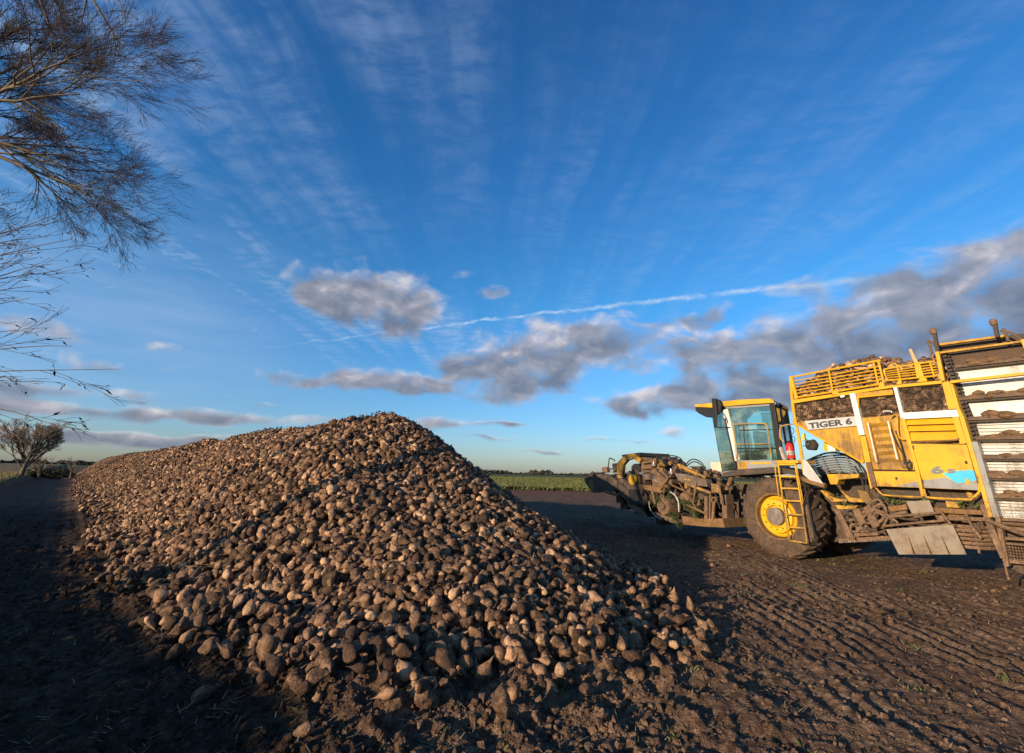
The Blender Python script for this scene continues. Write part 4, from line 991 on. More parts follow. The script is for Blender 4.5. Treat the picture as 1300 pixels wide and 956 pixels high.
# --- deflector flap with gussets
FLAPM = paint('dusty_grey_plate', (0.23, 0.19, 0.145), .30, .8, (0.16, 0.105, 0.065))
flap = P1('deflector_flap', FLAPM, [(1124.5, 672, HB-.02), (1209, 665.5, HB-.02), (1227, 704, HB-.20), (1141, 704, HB-.20)], HB-.2, HB-.185, bev=.003)
def guss(m):
    for (x0, y0, x1, y1) in [(1152, 680.5, 1161.5, 703.5), (1172, 680, 1182.5, 703.5), (1194.5, 680, 1205.5, 703.5)]:
        a = L(x0, y0, HB-.085); c = L(x1, y1, HB-.20); o = c+np.array([.01, -.09, .02]); m.solid([a, c, o], (.012, 0, 0))
part('gusset', BM, guss, flap)
T1('flap_frame', BM, [(1122, 668), (1126, 659), (1133, 656), (1190, 651), (1196, 652), (1207, 666)], .024, HB-.05)
T1('flap_frame', BM, [(1122, 668), (1150, 665), (1200, 660.5)], .022, HB-.03)
P1('bracket_plate', FLAPM, [(1150, 636.5), (1179.5, 634.8), (1187.5, 653.6), (1159.5, 656.6)], HB-.02, HB)
P1('frame_rail', YM, [(1184, 644), (1245, 648), (1247, 654), (1188, 651)], HB+.02, HB+.15)
P1('frame_rail', BM, [(1186, 654), (1247, 657), (1249, 662), (1190, 660)], HB+.05, HB+.2)
P1('frame_rail', YM, [(1120, 644), (1150, 640), (1152, 647), (1124, 651)], HB+.1, HB+.25)
P1('yellow_bracket', Y_, [(1200, 636), (1216, 637), (1218, 645), (1202, 644)], HB+.1, HB+.3)
P1('yellow_bracket', Y_, [(1226, 624.5), (1233, 625.5), (1236, 632), (1229, 632)], HB+.2, HB+.35)
def star(m):
    for k in range(6):
        c = L(1231, 667+5*k, .55); R1 = .40
        ring = [c+np.array([R1*math.cos(a), R1*math.sin(a), 0]) for a in np.linspace(0, 2*math.pi, 25)]
        m.tube(ring, .03, 6, local=True, smooth=0)
    c = L(1231, 680, .55)
    for a in np.linspace(0, 6.28, 7)[:-1]: m.box(c+np.array([.38*math.cos(a), .38*math.sin(a), 0]), (.03, .03, .5))
part('sieve_star', BM, star, smooth=True)
T1('diagonal_strut', BM, [(1226, 652), (1234, 668), (1246, 684)], .022, HB)
# middle underside
P1('side_plate', BM, [(1057, 645), (1066, 648), (1073, 662), (1083, 681), (1086, 686), (1075, 683), (1068, 665)], HB-.02, HB+.02)
P1('bottom_tray', BM, [(1064, 684), (1128, 680), (1131, 686), (1066, 689.5)], HB+.1, HB+1.2)
part('toothed_edge', ST, lambda m: [m.prism([(1065+2.7*k, 687.6-.12*k), (1067+2.7*k, 687.5-.12*k), (1066.6+2.7*k, 689.4-.12*k), (1065.3+2.7*k, 689.4-.12*k)], HB+.08, HB+.1) for k in range(24)])
part('slotted_frame', BM, lambda m: [m.tube([(1080, 668), (1082, 666), (1108, 664), (1111, 667), (1110, 673), (1083, 675), (1080, 672), (1080, 668)], .022, b=HB+.05), m.bar((1084, 679), (1114, 677.5), .06, .08, HB+.05), m.bar((1078, 660), (1108, 657), .05, .08, HB+.1)], smooth=True)
P1('bracket_arm', BM, [(1082, 648), (1090, 645), (1099, 664), (1091, 668)], HB, HB+.1)
P1('bracket_arm', BM, [(1100, 646), (1107, 648), (1116, 668), (1108, 672), (1102, 660)], HB-.02, HB+.06)
part('mud_hose', BM, lambda m: [m.tube([(1095, 652), (1104, 640), (1114, 634), (1121, 640)], .026, b=HB), m.tube([(1096, 657), (1108, 645), (1120, 640), (1125, 650), (1120, 660)], .026, b=HB-.03), m.tube([(1104, 660), (1113, 650), (1122, 655), (1135, 661)], .026, b=HB), m.tube([(1112, 668), (1120, 660), (1140, 652), (1152, 650)], .03, b=HB+.02), m.tube([(1108, 646), (1125, 652), (1140, 664)], .022, b=HB-.02)], smooth=True)
P1('knee_joint', BM, [(1096, 644), (1103, 641), (1110, 647), (1106, 655), (1098, 653)], HB-.05, HB+.05)
# between cab and hopper
P1('mudguard', SG, [(1018.5, 583), (1024, 585), (1046.5, 616.5), (1032, 613.5), (1019, 602)], HB-.05, HB-.03)
P1('yellow_cover', Y_, [(1049.5, 602), (1090, 602), (1089.5, 606.5), (1064.5, 609), (1062.5, 615), (1054, 615)], .5, .8)
P1('yellow_cover', Y_, [(1041, 622), (1046, 624), (1059, 632), (1075, 634), (1075, 637), (1057, 637), (1048, 631)], .3, .5)
P1('yellow_cover', Y_, [(1066, 622), (1079, 631), (1097, 634), (1096, 638), (1078, 637)], .35, .5)
P1('yellow_cover', Y_, [(1060, 641.5), (1089, 641.5), (1086, 646), (1064, 646.5)], .2, .4)
P1('yellow_cover', YD, [(1088, 622), (1100, 624), (1107, 636), (1100, 640), (1092, 632)], .2, .4)
def lattice(m):
    for k in range(8):
        y = 578+3.0*k; m.tube([(1026+1.2*k, 586+2.2*k), (1040+k*.5, y+3), (1060, y), (1078, y+1), (1092, y+7)], .022, 6, b=1.0+.03*k)
    for x in (1046, 1062, 1078): m.tube([(x-4, 577), (x, 590), (x+4, 602)], .016, 6, b=.9)
part('cleaning_web', ST, lattice, smooth=True, label="pale steel bars of the cleaning web")
part('web_hose', BK, lambda m: [m.tube([(1019, 588), (1035, 580), (1052, 575), (1072, 577), (1092, 590), (1100, 602)], .022, b=.85), m.tube([(1085, 592), (1093, 604), (1097, 622)], .02, b=.4), m.tube([(1090, 590), (1098, 606), (1100, 620)], .012, b=.35)], smooth=True)
P1('underside_panel', DM, [(1036, 594), (1060, 598), (1100, 600), (1105, 640), (1060, 640)], 1.3, 1.5)
P1('lamp_box', Y_, [(1044.5, 561), (1050, 563.5), (1051, 573), (1045.5, 572)], .3, .5)
P1('lamp_box', WH, [(1050, 563.5), (1060, 569), (1060.5, 573.2), (1051, 573)], .3, .5, label="white sided lamp box")
part('work_lamp', DM, lambda m: m.lathe([(-.12, .04), (-.1, .11), (.06, .13), (.12, .05)], L(1031, 565, .3), 18, 0), smooth=True)
P1('indicator', paint("green_yellow_plastic", (0.45, 0.45, 0.02), .2), [(1017.5, 551), (1020.5, 550), (1021.5, 559.5), (1018.5, 560)], HB-.02, HB+.05)
part('wiring', BK, lambda m: [m.tube([(1022, 556), (1028, 562), (1026, 566), (1019, 566)], .008, b=.1), m.tube([(1001, 546), (1005, 543), (1008, 548), (1004, 552), (1001, 548)], .008, b=.1), m.tube([(1003, 552), (1009, 556), (1008, 562)], .008, b=.1)], smooth=True)
# chassis core
m = MBd(); m.prism([(905, 616), (960, 614), (1040, 620), (1110, 640), (1250, 650), (1256, 690), (1130, 684), (1060, 688), (915, 664)], 1.05, 2.2); m.build('chassis', DM)
part('axle', DM, lambda m: m.lathe([(.5, .22), (2.4, .22)], L(983, 655, 0)*np.array([1, 0, 1]), 16, 1), smooth=True)

# --- wheel
YRIM = paint('rim_yellow', (0.66, 0.36, 0.012), 0.12)
WC = L(983.3, 655.5, 0.0); WR = float(WC[2])+.02
def make_wheel(c, flip=1, name='wheel'):
    c = np.array(c, float); tw = .78
    R_ = WR
    tyre = MBd(); tyre.lathe([(flip*u, r) for u, r in [(.06, R_*.545), (.015, R_*.60), (0.0, R_*.72), (.02, R_*.86), (.07, R_*.935), (.16, R_*.955), (tw-.16, R_*.955), (tw-.07, R_*.935), (tw-.02, R_*.86), (tw, R_*.72), (tw-.015, R_*.60), (tw-.06, R_*.545), (tw*.5, R_*.54), (.06, R_*.545)]], c, 72, cap=False)
    w_ = tyre.build('wheel', TY, smooth=True)
    lug = MBd(); n = 24
    for side in (0, 1):
        for k in range(n):
            a0 = 2*math.pi*(k+.5*side)/n; P = []
            for (u, da) in [(0.03, 0.0), (.18, .06), (.40, .17)]:
                uu = u if side == 0 else tw-u
                for (r, dd) in [(R_*(.90 if u < .05 else .945), -.035), (R_*(.90 if u < .05 else .945), .035), (R_*(.955 if u < .05 else 1.0), .028), (R_*(.955 if u < .05 else 1.0), -.028)]:
                    a = a0+da+dd; P.append((c[0]+r*math.cos(a), c[1]+flip*uu, c[2]+r*math.sin(a)))
            o = len(lug.V); lug.V += P
            for q in range(2):
                for e in range(4): lug.F.append((o+q*4+e, o+q*4+(e+1) % 4, o+q*4+4+(e+1) % 4, o+q*4+4+e))
            lug.F.append((o, o+1, o+2, o+3)); lug.F.append((o+11, o+10, o+9, o+8))
    lug.build('tread_lugs', TY, w_)
    k_ = R_
    MBd().lathe([(flip*.30, k_*.50), (flip*.045, k_*.565), (flip*.035, k_*.55), (flip*.06, k_*.52), (flip*.30, k_*.50)], c, 56, cap=False).build('rim_flange', YD, w_, smooth=True)
    MBd().lathe([(flip*.40, k_*.50), (flip*.16, k_*.49), (flip*.13, k_*.455), (flip*.15, k_*.42), (flip*.06, k_*.40), (flip*.045, k_*.36), (flip*.045, k_*.27), (flip*.12, k_*.25), (flip*.14, k_*.1)], c, 56).build('rim', YRIM, w_, smooth=True)
    MBd().lathe([(flip*.14, k_*.21), (flip*.02, k_*.215), (flip*.0, k_*.19), (flip*-.005, k_*.05)], c, 40).build('hub_cap', GR, w_, smooth=True)
    bl = MBd()
    for q in range(12):
        a = 2*math.pi*q/12; bl.lathe([(0.0, .018), (-.025*flip, .018)], c+np.array([k_*.31*math.cos(a), flip*.045, k_*.31*math.sin(a)]), 6)
    bl.build('wheel_bolts', YM, w_)
    return w_
make_wheel(WC, 1); make_wheel(WC+np.array([0, 3.0, 0]), -1)
make_wheel(np.array([6.6, .1, WC[2]]), 1); make_wheel(np.array([6.6, 2.9, WC[2]]), -1)

# --- cab
CB = 0.42; CD = 1.55
def cabring(px, py, bb): return L(px, py, bb)
# body shell: side outline extruded with the far side swept forwards
def swept(pts, b0, depth, sweep, fwd=0.0):
    m = MBd(); A3 = [L(p[0], p[1], b0) for p in pts]; amax = max(q[0] for q in A3); amin = min(q[0] for q in A3)
    o = len(m.V); n = len(A3); m.V += [tuple(q) for q in A3]
    for q in A3:
        u = (q[0]-amin)/(amax-amin+1e-9); m.V.append((q[0]-sweep*u*u, q[1]+depth, q[2]))
    m.F.append(tuple(range(n))); m.F.append(tuple(range(2*n-1, n-1, -1)))
    for i in range(n): j = (i+1) % n; m.F.append((i, n+i, n+j, j))
    return m
roof = swept([(881.5, 513.5), (903, 511.5), (915, 509.8), (938, 507.3), (976, 505.8), (981, 507.5), (983, 511.5), (951.6, 513.2), (921.7, 515.8), (903, 517.5), (882, 516.5)], CB-.06, CD+.12, .62).build('cab_roof', Y_, bev=.012)
swept([(882, 517), (903, 518), (921, 516.3), (919, 520), (906, 529.5), (896, 529.5), (885.5, 524)], CB-.02, CD, .2).build('light_visor', BK, bev=.01)
part('work_lamp', ST, lambda m: [m.lathe([(0, .06), (.05, .075)], L(886.5, 519.5, CB+.1+.28*k)+np.array([-.08, 0, 0]), 14, 0) for k in range(4)], smooth=True)
swept([(917, 598.8), (934.6, 596.5), (934.8, 603), (918, 605.6)], CB, CD, .2).build('cab_sill', GR, bev=.006)
swept([(935, 584.5), (984, 584), (987.5, 592.7), (936.6, 596)], CB-.01, CD, .62).build('cab_side_panel', GR, bev=.006)
P1('yellow_stripe', YD, [(936, 586), (950, 585.5), (948, 595), (937, 595.4)], CB-.016, CB-.012, bev=0)
P1('yellow_stripe', Y_, [(953, 587), (978, 586.4), (978.4, 588.6), (953, 589.4)], CB-.016, CB-.012, bev=0)
swept([(936, 596), (988, 592.7), (990, 600), (936, 603)], CB+.02, CD-.1, .6).build('cab_floor', DM)
# pillars
P1('cab_pillar', WH, [(916.5, 521), (923, 519), (928, 540), (938, 584), (933, 585.5), (923, 546)], CB-.02, CB+.03, label="white front door pillar", bev=.004)
P1('cab_pillar', BK, [(919, 531), (921, 531), (934.8, 594), (932.6, 594)], CB-.03, CB+.03, bev=.003)
P1('cab_pillar', BK, [(976.5, 512.8), (982.5, 512), (994.5, 586), (988, 592.5)], CB-.02, CB+.05, label="dark grey rear pillar", bev=.004)
P1('door_frame', GR, [(921, 516.5), (979, 512.8), (979.3, 515), (921.5, 519)], CB-.012, CB+.03, bev=.003)
def rearp(b_, dsw, px0=982.5, py0=512, px1=994.5, py1=588):
    p = L(px0, py0, CB); q = L(px1, py1, CB); d = np.array([-dsw, b_, 0]); return p+d, q+d
m = MBd()
for f in (.45, 1.0):
    p, q = rearp(CD*f, .62*f); m.tube([p, q], .035, 6, local=True)
p0, q0 = rearp(0, 0); p1, q1 = rearp(CD, .62)
m.tube([p0, p1], .04, 6, local=True); m.tube([q0, q1], .04, 6, local=True)
f0, g0 = L(904, 528, CB), L(917, 600, CB)
m.tube([f0+np.array([0, CD, 0]), g0+np.array([0, CD, 0])], .03, 6, local=True)
m.build('cab_frame', GR, smooth=True)
# glazing as thin panes
def pane(Ps, name='window_pane'):
    m = MBd(); P = [np.array(q, float) for q in Ps]; n_ = np.cross(P[1]-P[0], P[2]-P[0]); n_ /= np.linalg.norm(n_); m.solid(P, n_*.006); return m.build(name, m_glass)
pane([L(922, 519, CB+.01), L(979, 515.5, CB+.01), L(988.5, 584, CB+.01), L(938, 584, CB+.01)])
pane([L(904, 527.5, CB+.005), L(919, 522, CB+.005), L(934, 595, CB+.005), L(917.5, 598.5, CB+.005)])
pane([p0+np.array([0, .02, -.03]), p1+np.array([0, 0, -.03]), q1, q0+np.array([0, .02, 0])])
pane([f0, f0+np.array([0, CD, 0]), g0+np.array([0, CD, 0]), g0], 'windscreen')
pane([L(922, 519, CB)+np.array([0, CD, 0]), L(970, 515.5, CB)+np.array([-.3, CD, 0]), L(980, 584, CB)+np.array([-.3, CD, 0]), L(936, 590, CB)+np.array([0, CD, 0])])
seat = part('driver_seat', FAB, lambda m: [m.box(L(957, 580, CB+.8), (.5, .5, .14)), m.box(L(966, 562, CB+.8), (.12, .48, .62)), m.box(L(966.5, 542, CB+.8), (.10, .28, .16)), m.box(L(956, 590, CB+.8), (.3, .3, .3))], bev=.03, smooth=True)
part('console', DM, lambda m: [m.box(L(953, 573, CB+.4), (.5, .16, .12)), m.tube([(934, 590, CB+.8), (936, 572, CB+.8)], .03), m.box(L(940, 552, CB+.55), (.06, .25, .2))])
m = MBd(); cst = L(937, 571, CB+.8); ring = [cst+np.array([.05*math.cos(a), .19*math.sin(a), .18*math.cos(a)]) for a in np.linspace(0, 6.283, 21)]; m.tube(ring, .014, 6, local=True, smooth=0); m.build('steering_wheel', BK, smooth=True)
P1('sun_blind', BK, [(925, 518.5), (936, 518), (938, 537), (930, 539)], CB+.05, CB+.07)
P1('wing_mirror', BK, [(903.3, 505.6), (908, 506), (909.5, 523), (909, 541), (906, 542.4)], .12, .18, bev=.006)
P1('wing_mirror', BK, [(907, 506), (912.5, 507.5), (915, 514.5), (912, 524), (908, 524)], .2, .28, bev=.006)
T1('mirror_arm', BK, [(907, 542.4, .14), (920, 542.6, .3), (928.5, 542.4, CB)], .014)
T1('mirror_arm', BK, [(908, 516, .14), (920, 528, .3), (925, 541, CB)], .010)
T1('door_rail', YD, [(935, 584), (931.5, 541), (933, 538.8), (966, 537.5), (972, 539), (974.5, 544), (979.5, 584)], .016, CB-.1)
T1('door_rail', YD, [(934, 564), (977, 563.5)], .011, CB-.1)
part('door_bar', BK, lambda m: [m.tube([(938, 546), (979, 545.3)], .010, b=CB-.04), m.tube([(935, 569), (986, 569)], .012, b=CB-.04), m.tube([(943.4, 540), (947.5, 584)], .012, b=CB-.06)], smooth=True)
T1('grab_handle', YD, [(1009, 537.8), (994, 540.5), (990.5, 543), (991, 556), (995.5, 561)], .018, .2)
part('beacon', BK, lambda m: [m.lathe([(0, .05), (.1, .06), (.13, .03)], L(990, 518, 1.0), 12, 2), m.tube([(986, 516, .6), (990, 517, 1.0), (994, 515, 1.0)], .015)], smooth=True)
# entry ladder
lad = MBd()
lad.tube([(987.5, 586), (993.7, 635), (1001.6, 686)], .017, b=-.12, smooth=0); lad.tube([(1008.7, 586), (1018.9, 648), (1024.4, 689)], .017, b=-.12, smooth=0)
lad.tube([(983.5, 590), (989, 633), (993.3, 635)], .011, b=-.14, smooth=0); lad.tube([(1011, 591), (1019.5, 637), (1018, 642)], .011, b=-.14, smooth=0)
for (x0, y0, x1, y1) in [(988.3, 589.8, 1009, 589.4), (990, 604.8, 1011.5, 605.2), (992.3, 619.8, 1014, 620.4), (994.2, 635.4, 1016.6, 636.4), (996.5, 652.5, 1019.5, 653.8), (999, 669, 1022, 670.5), (1001.6, 686.2, 1024.5, 689.4)]:
    lad.bar((x0, y0), (x1, y1), .035, .07, -.135)
lo_ = lad.build('entry_ladder', Y_, smooth=True)
P1('ladder_platform', Y_, [(985, 584.5), (1012, 584), (1013, 588), (986, 588.6)], -.1, .6)
part('ladder_brace', BK, lambda m: [m.tube([(1020.5, 612), (1028, 650), (1037, 692)], .02, b=-.04), m.tube([(1017, 690.5), (1037, 691.8)], .012, b=-.06), m.tube([(1022, 615), (1024, 638), (1019, 636)], .014, b=-.04)], smooth=True)
# dark guard over the wheel, frames under the cab
P1('wheel_guard', DM, [(915, 606), (936, 603.5), (990, 600), (1008, 603), (1020, 612), (1020, 606), (1008, 597), (988, 593), (936, 596), (918, 600)], .05, .7)
part('suspension_arm', YM, lambda m: [m.tube([(922, 622, .1), (929, 605, .2), (934, 598, .3)], .05), m.tube([(1012, 606, .05), (1030, 612, .05), (1048, 617, .05)], .06), m.box(L(937, 603, .25), (.16, .2, .1))], smooth=True)
P1('storage_box', paint("pale_paint", (0.62, 0.52, 0.40), .2), [(902, 586.3), (917, 587), (918, 607), (903, 606)], 1.9, 2.6, label="pale box on the far side before the cab")

ARMM = paint('muddy_grey_paint', (0.16, 0.145, 0.15), 0.7, .6)
# --- topper and lifting header in front (towards the left)
P1('main_arm', BM, [(813.5, 596.5), (840.8, 597.5), (849, 606.5), (841, 618), (829, 618), (827, 609), (818, 609), (818, 616)], -.05, .25)
P1('lower_arm', YM, [(809, 614.5), (835, 617.5), (845, 622), (838, 626), (810, 619.5)], -.02, .15)
P1('arch', YD, [(783.5, 607), (783, 588), (788, 582), (796, 576.8), (805, 575.8), (813.5, 583), (811.5, 588), (804, 582), (796, 584.4), (791, 590), (789.2, 607)], -.05, .08)
P1('arch', YM, [(783.5, 607), (783, 588), (788, 582), (796, 576.8), (805, 575.8), (813.5, 583), (811.5, 588), (804, 582), (796, 584.4), (791, 590), (789.2, 607)], 1.3, 1.42)
P1('arch_cap', DM, [(789, 577.5), (811.5, 574.4), (812.5, 579), (803, 577), (790.5, 581.5)], 0, 1.4)
P1('tank', BM, [(813.8, 579.8), (827, 581.5), (827, 595), (813.5, 596.5)], .1, .7, bev=.03)
part('drive_disc', Y_, lambda m: m.lathe([(0, .05), (.02, .17), (.08, .18), (.14, .1)], L(801.8, 608.8, -.1), 28), smooth=True)
part('drive_motor', DM, lambda m: [m.lathe([(0.04, .28), (.5, .28)], L(801.8, 608.8, 0), 24), m.box(L(812, 606, .2), (.3, .3, .5))], smooth=True)
P1('crop_divider', DM, [(740.5, 607.5), (753, 601.5), (773, 603), (784, 611), (783, 622), (768.5, 624.5), (753, 625.5), (747, 619)], -.1, .1)
P1('divider_point', YM, [(746, 611), (752, 609), (753.5, 624), (750, 623)], -.12, -.1)
T1('divider_edge', BM, [(754, 601), (754, 626)], .02, -.12)
T1('skid_tube', YM, [(768, 623.5), (785.5, 629.5)], .05, -.08)
P1('topper_hood', DM, [(785, 606), (812, 616), (816, 624), (815, 642), (799, 640), (793, 633), (784, 628)], -.05, 2.9)
P1('rubber_skirt', BK, [(797, 621), (810.5, 621.5), (811.5, 641), (799, 638)], -.09, -.06)
P1('lamp_head', BM, [(763.5, 593.5), (769.5, 592.8), (771, 599.5), (765, 600)], -.05, .1)
T1('lamp_stem', DM, [(767.5, 599), (768, 606)], .02, .02)
T1('mirror_bracket', BK, [(781, 585), (776, 582), (773.5, 583), (772.5, 595), (777, 595)], .02, .2)
P1('sensor_box', BM, [(777, 588.5), (783, 588), (783, 600), (778, 600)], .1, .3)
vr = np.random.default_rng(12)
def clutter(x0, x1, y0, y1, n, b0, b1, s0, s1):
    def f(m):
        for _ in range(n):
            c = L(vr.uniform(x0, x1), vr.uniform(y0, y1), vr.uniform(b0, b1)); m.box(c, vr.uniform(s0, s1, 3))
        u0 = L(x0, (y0+y1)/2, (b0+b1)/2); u1 = L(x1, (y0+y1)/2, (b0+b1)/2); m.tube([u0, u1], (s0+s1)*.32, 8, local=True)
    return f
part('valve_block', YM, clutter(829, 845, 582, 598, 22, 0, .35, .05, .16), bev=.006)
part('valve_block', DM, clutter(820, 845, 583, 600, 26, .1, .6, .05, .2), bev=.006)
part('fittings', BM, clutter(845, 915, 596, 612, 46, .15, .8, .04, .16), bev=.005)
part('header_frame', DM, clutter(785, 862, 606, 640, 46, .3, 1.8, .1, .4), bev=.008)
part('header_frame', DM, clutter(838, 920, 618, 660, 50, .35, 1.6, .08, .35), bev=.008)
part('fittings', BM, clutter(745, 790, 600, 622, 24, 0, .6, .03, .12), bev=.004)
def hoses(m):
    H_ = [[(843, 584), (848, 580), (854, 578.4), (864, 582), (869, 590), (870, 596)], [(843, 588), (851, 587), (860, 589), (864, 594)], [(871, 590), (875, 585), (882, 583), (890, 587), (895, 594), (898, 602)],
          [(872, 592), (877, 587.5), (884, 586.5), (892, 592), (896, 600)], [(876, 592), (888, 597), (899, 602)], [(898, 598), (906, 600), (914, 605), (917, 610)], [(832, 584), (837, 579), (840, 583), (843, 590)],
          [(822, 590), (828, 582), (834, 586)], [(838, 580), (834, 590), (840, 600)], [(779, 600), (784, 596), (788, 604), (786, 618)], [(792, 604), (800, 598), (806, 602)], [(905, 606), (915, 612), (925, 618), (930, 612)],
          [(852, 606), (858, 620), (856, 634), (862, 640)], [(848, 598), (856, 602), (866, 600), (880, 604)]]
    return H_
for h in hoses(None): T1('hydraulic_hose', BK, h, .016, float(vr.uniform(0, .3)))
part('hydraulic_cylinder', YD, lambda m: [m.tube([(864.5, 592), (886, 602)], .06, 14, b=.1), m.tube([(886, 602), (896, 606.5)], .045, 14, b=.1), m.box(L(864, 592, .1), (.14, .14, .14))], smooth=True)
P1('lift_arm', ARMM, [(855.5, 600.5), (870, 602), (896, 609), (898, 618), (880, 616), (861, 610)], .0, .25)
P1('lift_arm', ARMM, [(855.5, 600.5), (870, 602), (896, 609), (898, 618), (880, 616), (861, 610)], 1.6, 1.85)
P1('yellow_sticker', Y_, [(868, 607), (876, 608.5), (876, 610.5), (870, 609.5)], -.006, -.002, bev=0)
part('lower_link', YD, lambda m: [m.bar((869, 613.5), (902, 626), .07, .1, -.02), m.box(L(872, 617, .02), (.1, .1, .14))], bev=.006)
P1('pivot_block', YD, [(902.5, 613.8), (912, 615), (912.5, 625.5), (903, 625.4)], -.05, .25)
part('tie_rod', BM, lambda m: [m.tube([(862, 613), (884, 645.5)], .018, b=-.08), m.tube([(848, 607), (838, 622)], .03, b=-.08), m.tube([(913, 616), (916.5, 640)], .03, b=-.06)], smooth=True)
part('support_strut', BM, lambda m: [m.bar((896, 630), (896, 659), .10, .08, -.04), m.bar((901, 628), (900.5, 660), .05, .08, -.02), m.bar((919, 628), (920, 662), .14, .3, .1)], bev=.006)
part('spanner_link', YM, lambda m: [m.bar((906, 637), (904, 661), .07, .04, -.1), m.tube([(903.5, 636), (904, 632.5), (907, 631.5), (909, 633), (908.5, 636.5), (906, 638.5), (903.5, 636)], .022, b=-.08)], smooth=True)
P1('share_beam', YM, [(865, 655), (892, 659), (917, 658), (920, 670), (892, 668.5), (868, 666)], -.08, 2.9)
P1('lifter_share', BM, [(795, 634), (803, 640), (812, 645), (818, 653), (806, 650), (797, 642)], -.02, .1)
P1('lifter_share', BM, [(830, 650), (845, 655), (868, 662), (869, 667), (850, 663), (836, 657)], -.02, .2)
part('cleaning_roller', BM, lambda m: [m.lathe([(0, .03), (.0, .24), (.04, .26), (.5, .26)], L(841.5, 642.5, -.05), 26), m.lathe([(0, .03), (-.03, .1), (-.05, .09)], L(841.5, 642.5, -.05), 16)], smooth=True)
part('pale_hose', paint("pale_hose", (0.5, 0.5, 0.47), .3), lambda m: [m.tube([(851, 624.5), (857, 629), (861, 637), (862, 650)], .02, b=-.1), m.tube([(824, 637), (825, 645), (830, 653), (841, 661)], .014, b=-.1)], smooth=True)
for db in (.75, 1.5, 2.25): P1('crop_divider', DM, [(744, 608.5), (756, 604), (778, 606), (784, 613), (783, 622), (770, 624.5), (755, 625), (749, 619)], db, db+.12)
part('cross_tube', BM, lambda m: [m.tube([L(773, 612, -.05), L(773, 612, -.05)+np.array([0, 2.9, 0])], .07, 10, local=True), m.tube([L(850, 612, 0), L(850, 612, 0)+np.array([0, 2.9, 0])], .09, 10, local=True)], smooth=True)
# leaves and roots caught in the header
R_ = np.random.default_rng(90); C = []
for (x, y, n) in [(880, 652, 5), (884, 648, 3), (855, 655, 5), (848, 630, 3), (868, 640, 4), (862, 662, 4), (888, 632, 2), (875, 637, 3), (834, 636, 3)]:
    for _ in range(n): C.append(L(x+R_.normal(0, 2.5), y+R_.normal(0, 3), R_.uniform(-.15, .3)))
C = np.array(C); n = 900; i_ = R_.integers(0, len(C), n); P = C[i_]+R_.normal(size=(n, 3))*.03
d = R_.normal(size=(n, 3))+np.array([0, -.3, -.5]); d /= np.linalg.norm(d, axis=1)[:, None]; s_ = np.cross(d, R_.normal(size=(n, 3))); s_ /= np.linalg.norm(s_, axis=1)[:, None]
l_ = R_.uniform(.05, .22, n)[:, None]; V = np.stack([P-s_*.008, P+s_*.008, P+d*l_+s_*.004+np.array([0, 0, -.03]), P+d*l_-s_*.004+np.array([0, 0, -.03])], 1).reshape(-1, 3)
m_tuft = simple_mat("torn_leaf", (0.06, 0.075, 0.026), 0.7, 0.2, 0.6, 9, bmp=0)
tag(link('torn_leaves', mesh_np('torn_leaves', V@Wm.T+MO, np.arange(4*n).reshape(n, 4), m_tuft, False)), "green beet leaves and roots tangled in the harvester's front header", "leaves", kind="stuff")
C = np.array([L(x, y, R_.uniform(.1, .4)) for x, y in [(1133, 634), (1140, 636), (1125, 633), (1075, 640), (1060, 630), (1230, 640), (1180, 637)] for _ in range(2)]); n = 130
P = C[R_.integers(0, len(C), n)]+R_.normal(size=(n, 3))*np.array([.08, .04, .02]); V2 = np.stack([P, P+R_.normal(size=(n, 3))*.03, P+R_.normal(size=(n, 3))*.05, P+R_.normal(size=(n, 3))*.03], 1).reshape(-1, 3)
tag(link('leaf_litter', mesh_np('leaf_litter', V2@Wm.T+MO, np.arange(4*n).reshape(n, 4), m_tuft, False)), "green leaf scraps lying on the harvester's frame under its doors", "leaves", kind="stuff")
# --- fire extinguisher on the platform
fx = bpy.data.objects.new("fire_extinguisher", None); COL.objects.link(fx)
pb = L(1004.6, 582.5, .12); fx.matrix_world = hv.matrix_world @ Matrix.Translation(Vector(pb))
tag(fx, "red fire extinguisher standing on the platform behind the harvester's cab", "fire extinguisher")
hgt_ = float(L(1003, 561.5, .12)[2]-pb[2])
MBd().lathe([(0, .07), (.02, .085), (hgt_*.78, .085), (hgt_*.92, .055), (hgt_*.97, .03)], (0, 0, 0), 24, 2).build('cylinder', RD, fx, smooth=True)
MBd().lathe([(hgt_*.22, .0865), (hgt_*.48, .0865)], (0, 0, 0), 24, 2).build('paper_label', WH, fx, smooth=True)
m = MBd(); m.box((0, 0, hgt_*1.02), (.06, .05, .05)); m.box((.03, 0, hgt_*1.08), (.12, .02, .02)); m.build('valve', BK, fx)
m = MBd(); m.tube([(.03, 0, hgt_), (.1, 0, hgt_*.9), (.11, -.02, hgt_*.5), (.1, -.02, .1)], .011, 6, local=True); m.build('hose', BK, fx, smooth=True)
cn = bpy.data.objects.new("spray_canister", None); COL.objects.link(cn); pb = L(997, 585.5, .1); cn.matrix_world = hv.matrix_world @ Matrix.Translation(Vector(pb)) @ Matrix.Rotation(rad(-12), 4, 'Y')
tag(cn, "slim white canister leaning beside the red fire extinguisher behind the cab", "canister")
MBd().lathe([(0, .045), (.3, .05), (.34, .03)], (0, 0, 0), 18, 2).build('canister_body', WH, cn, smooth=True)
MBd().lathe([(.34, .022), (.40, .02)], (0, 0, 0), 12, 2).build('cap', BK, cn, smooth=True)

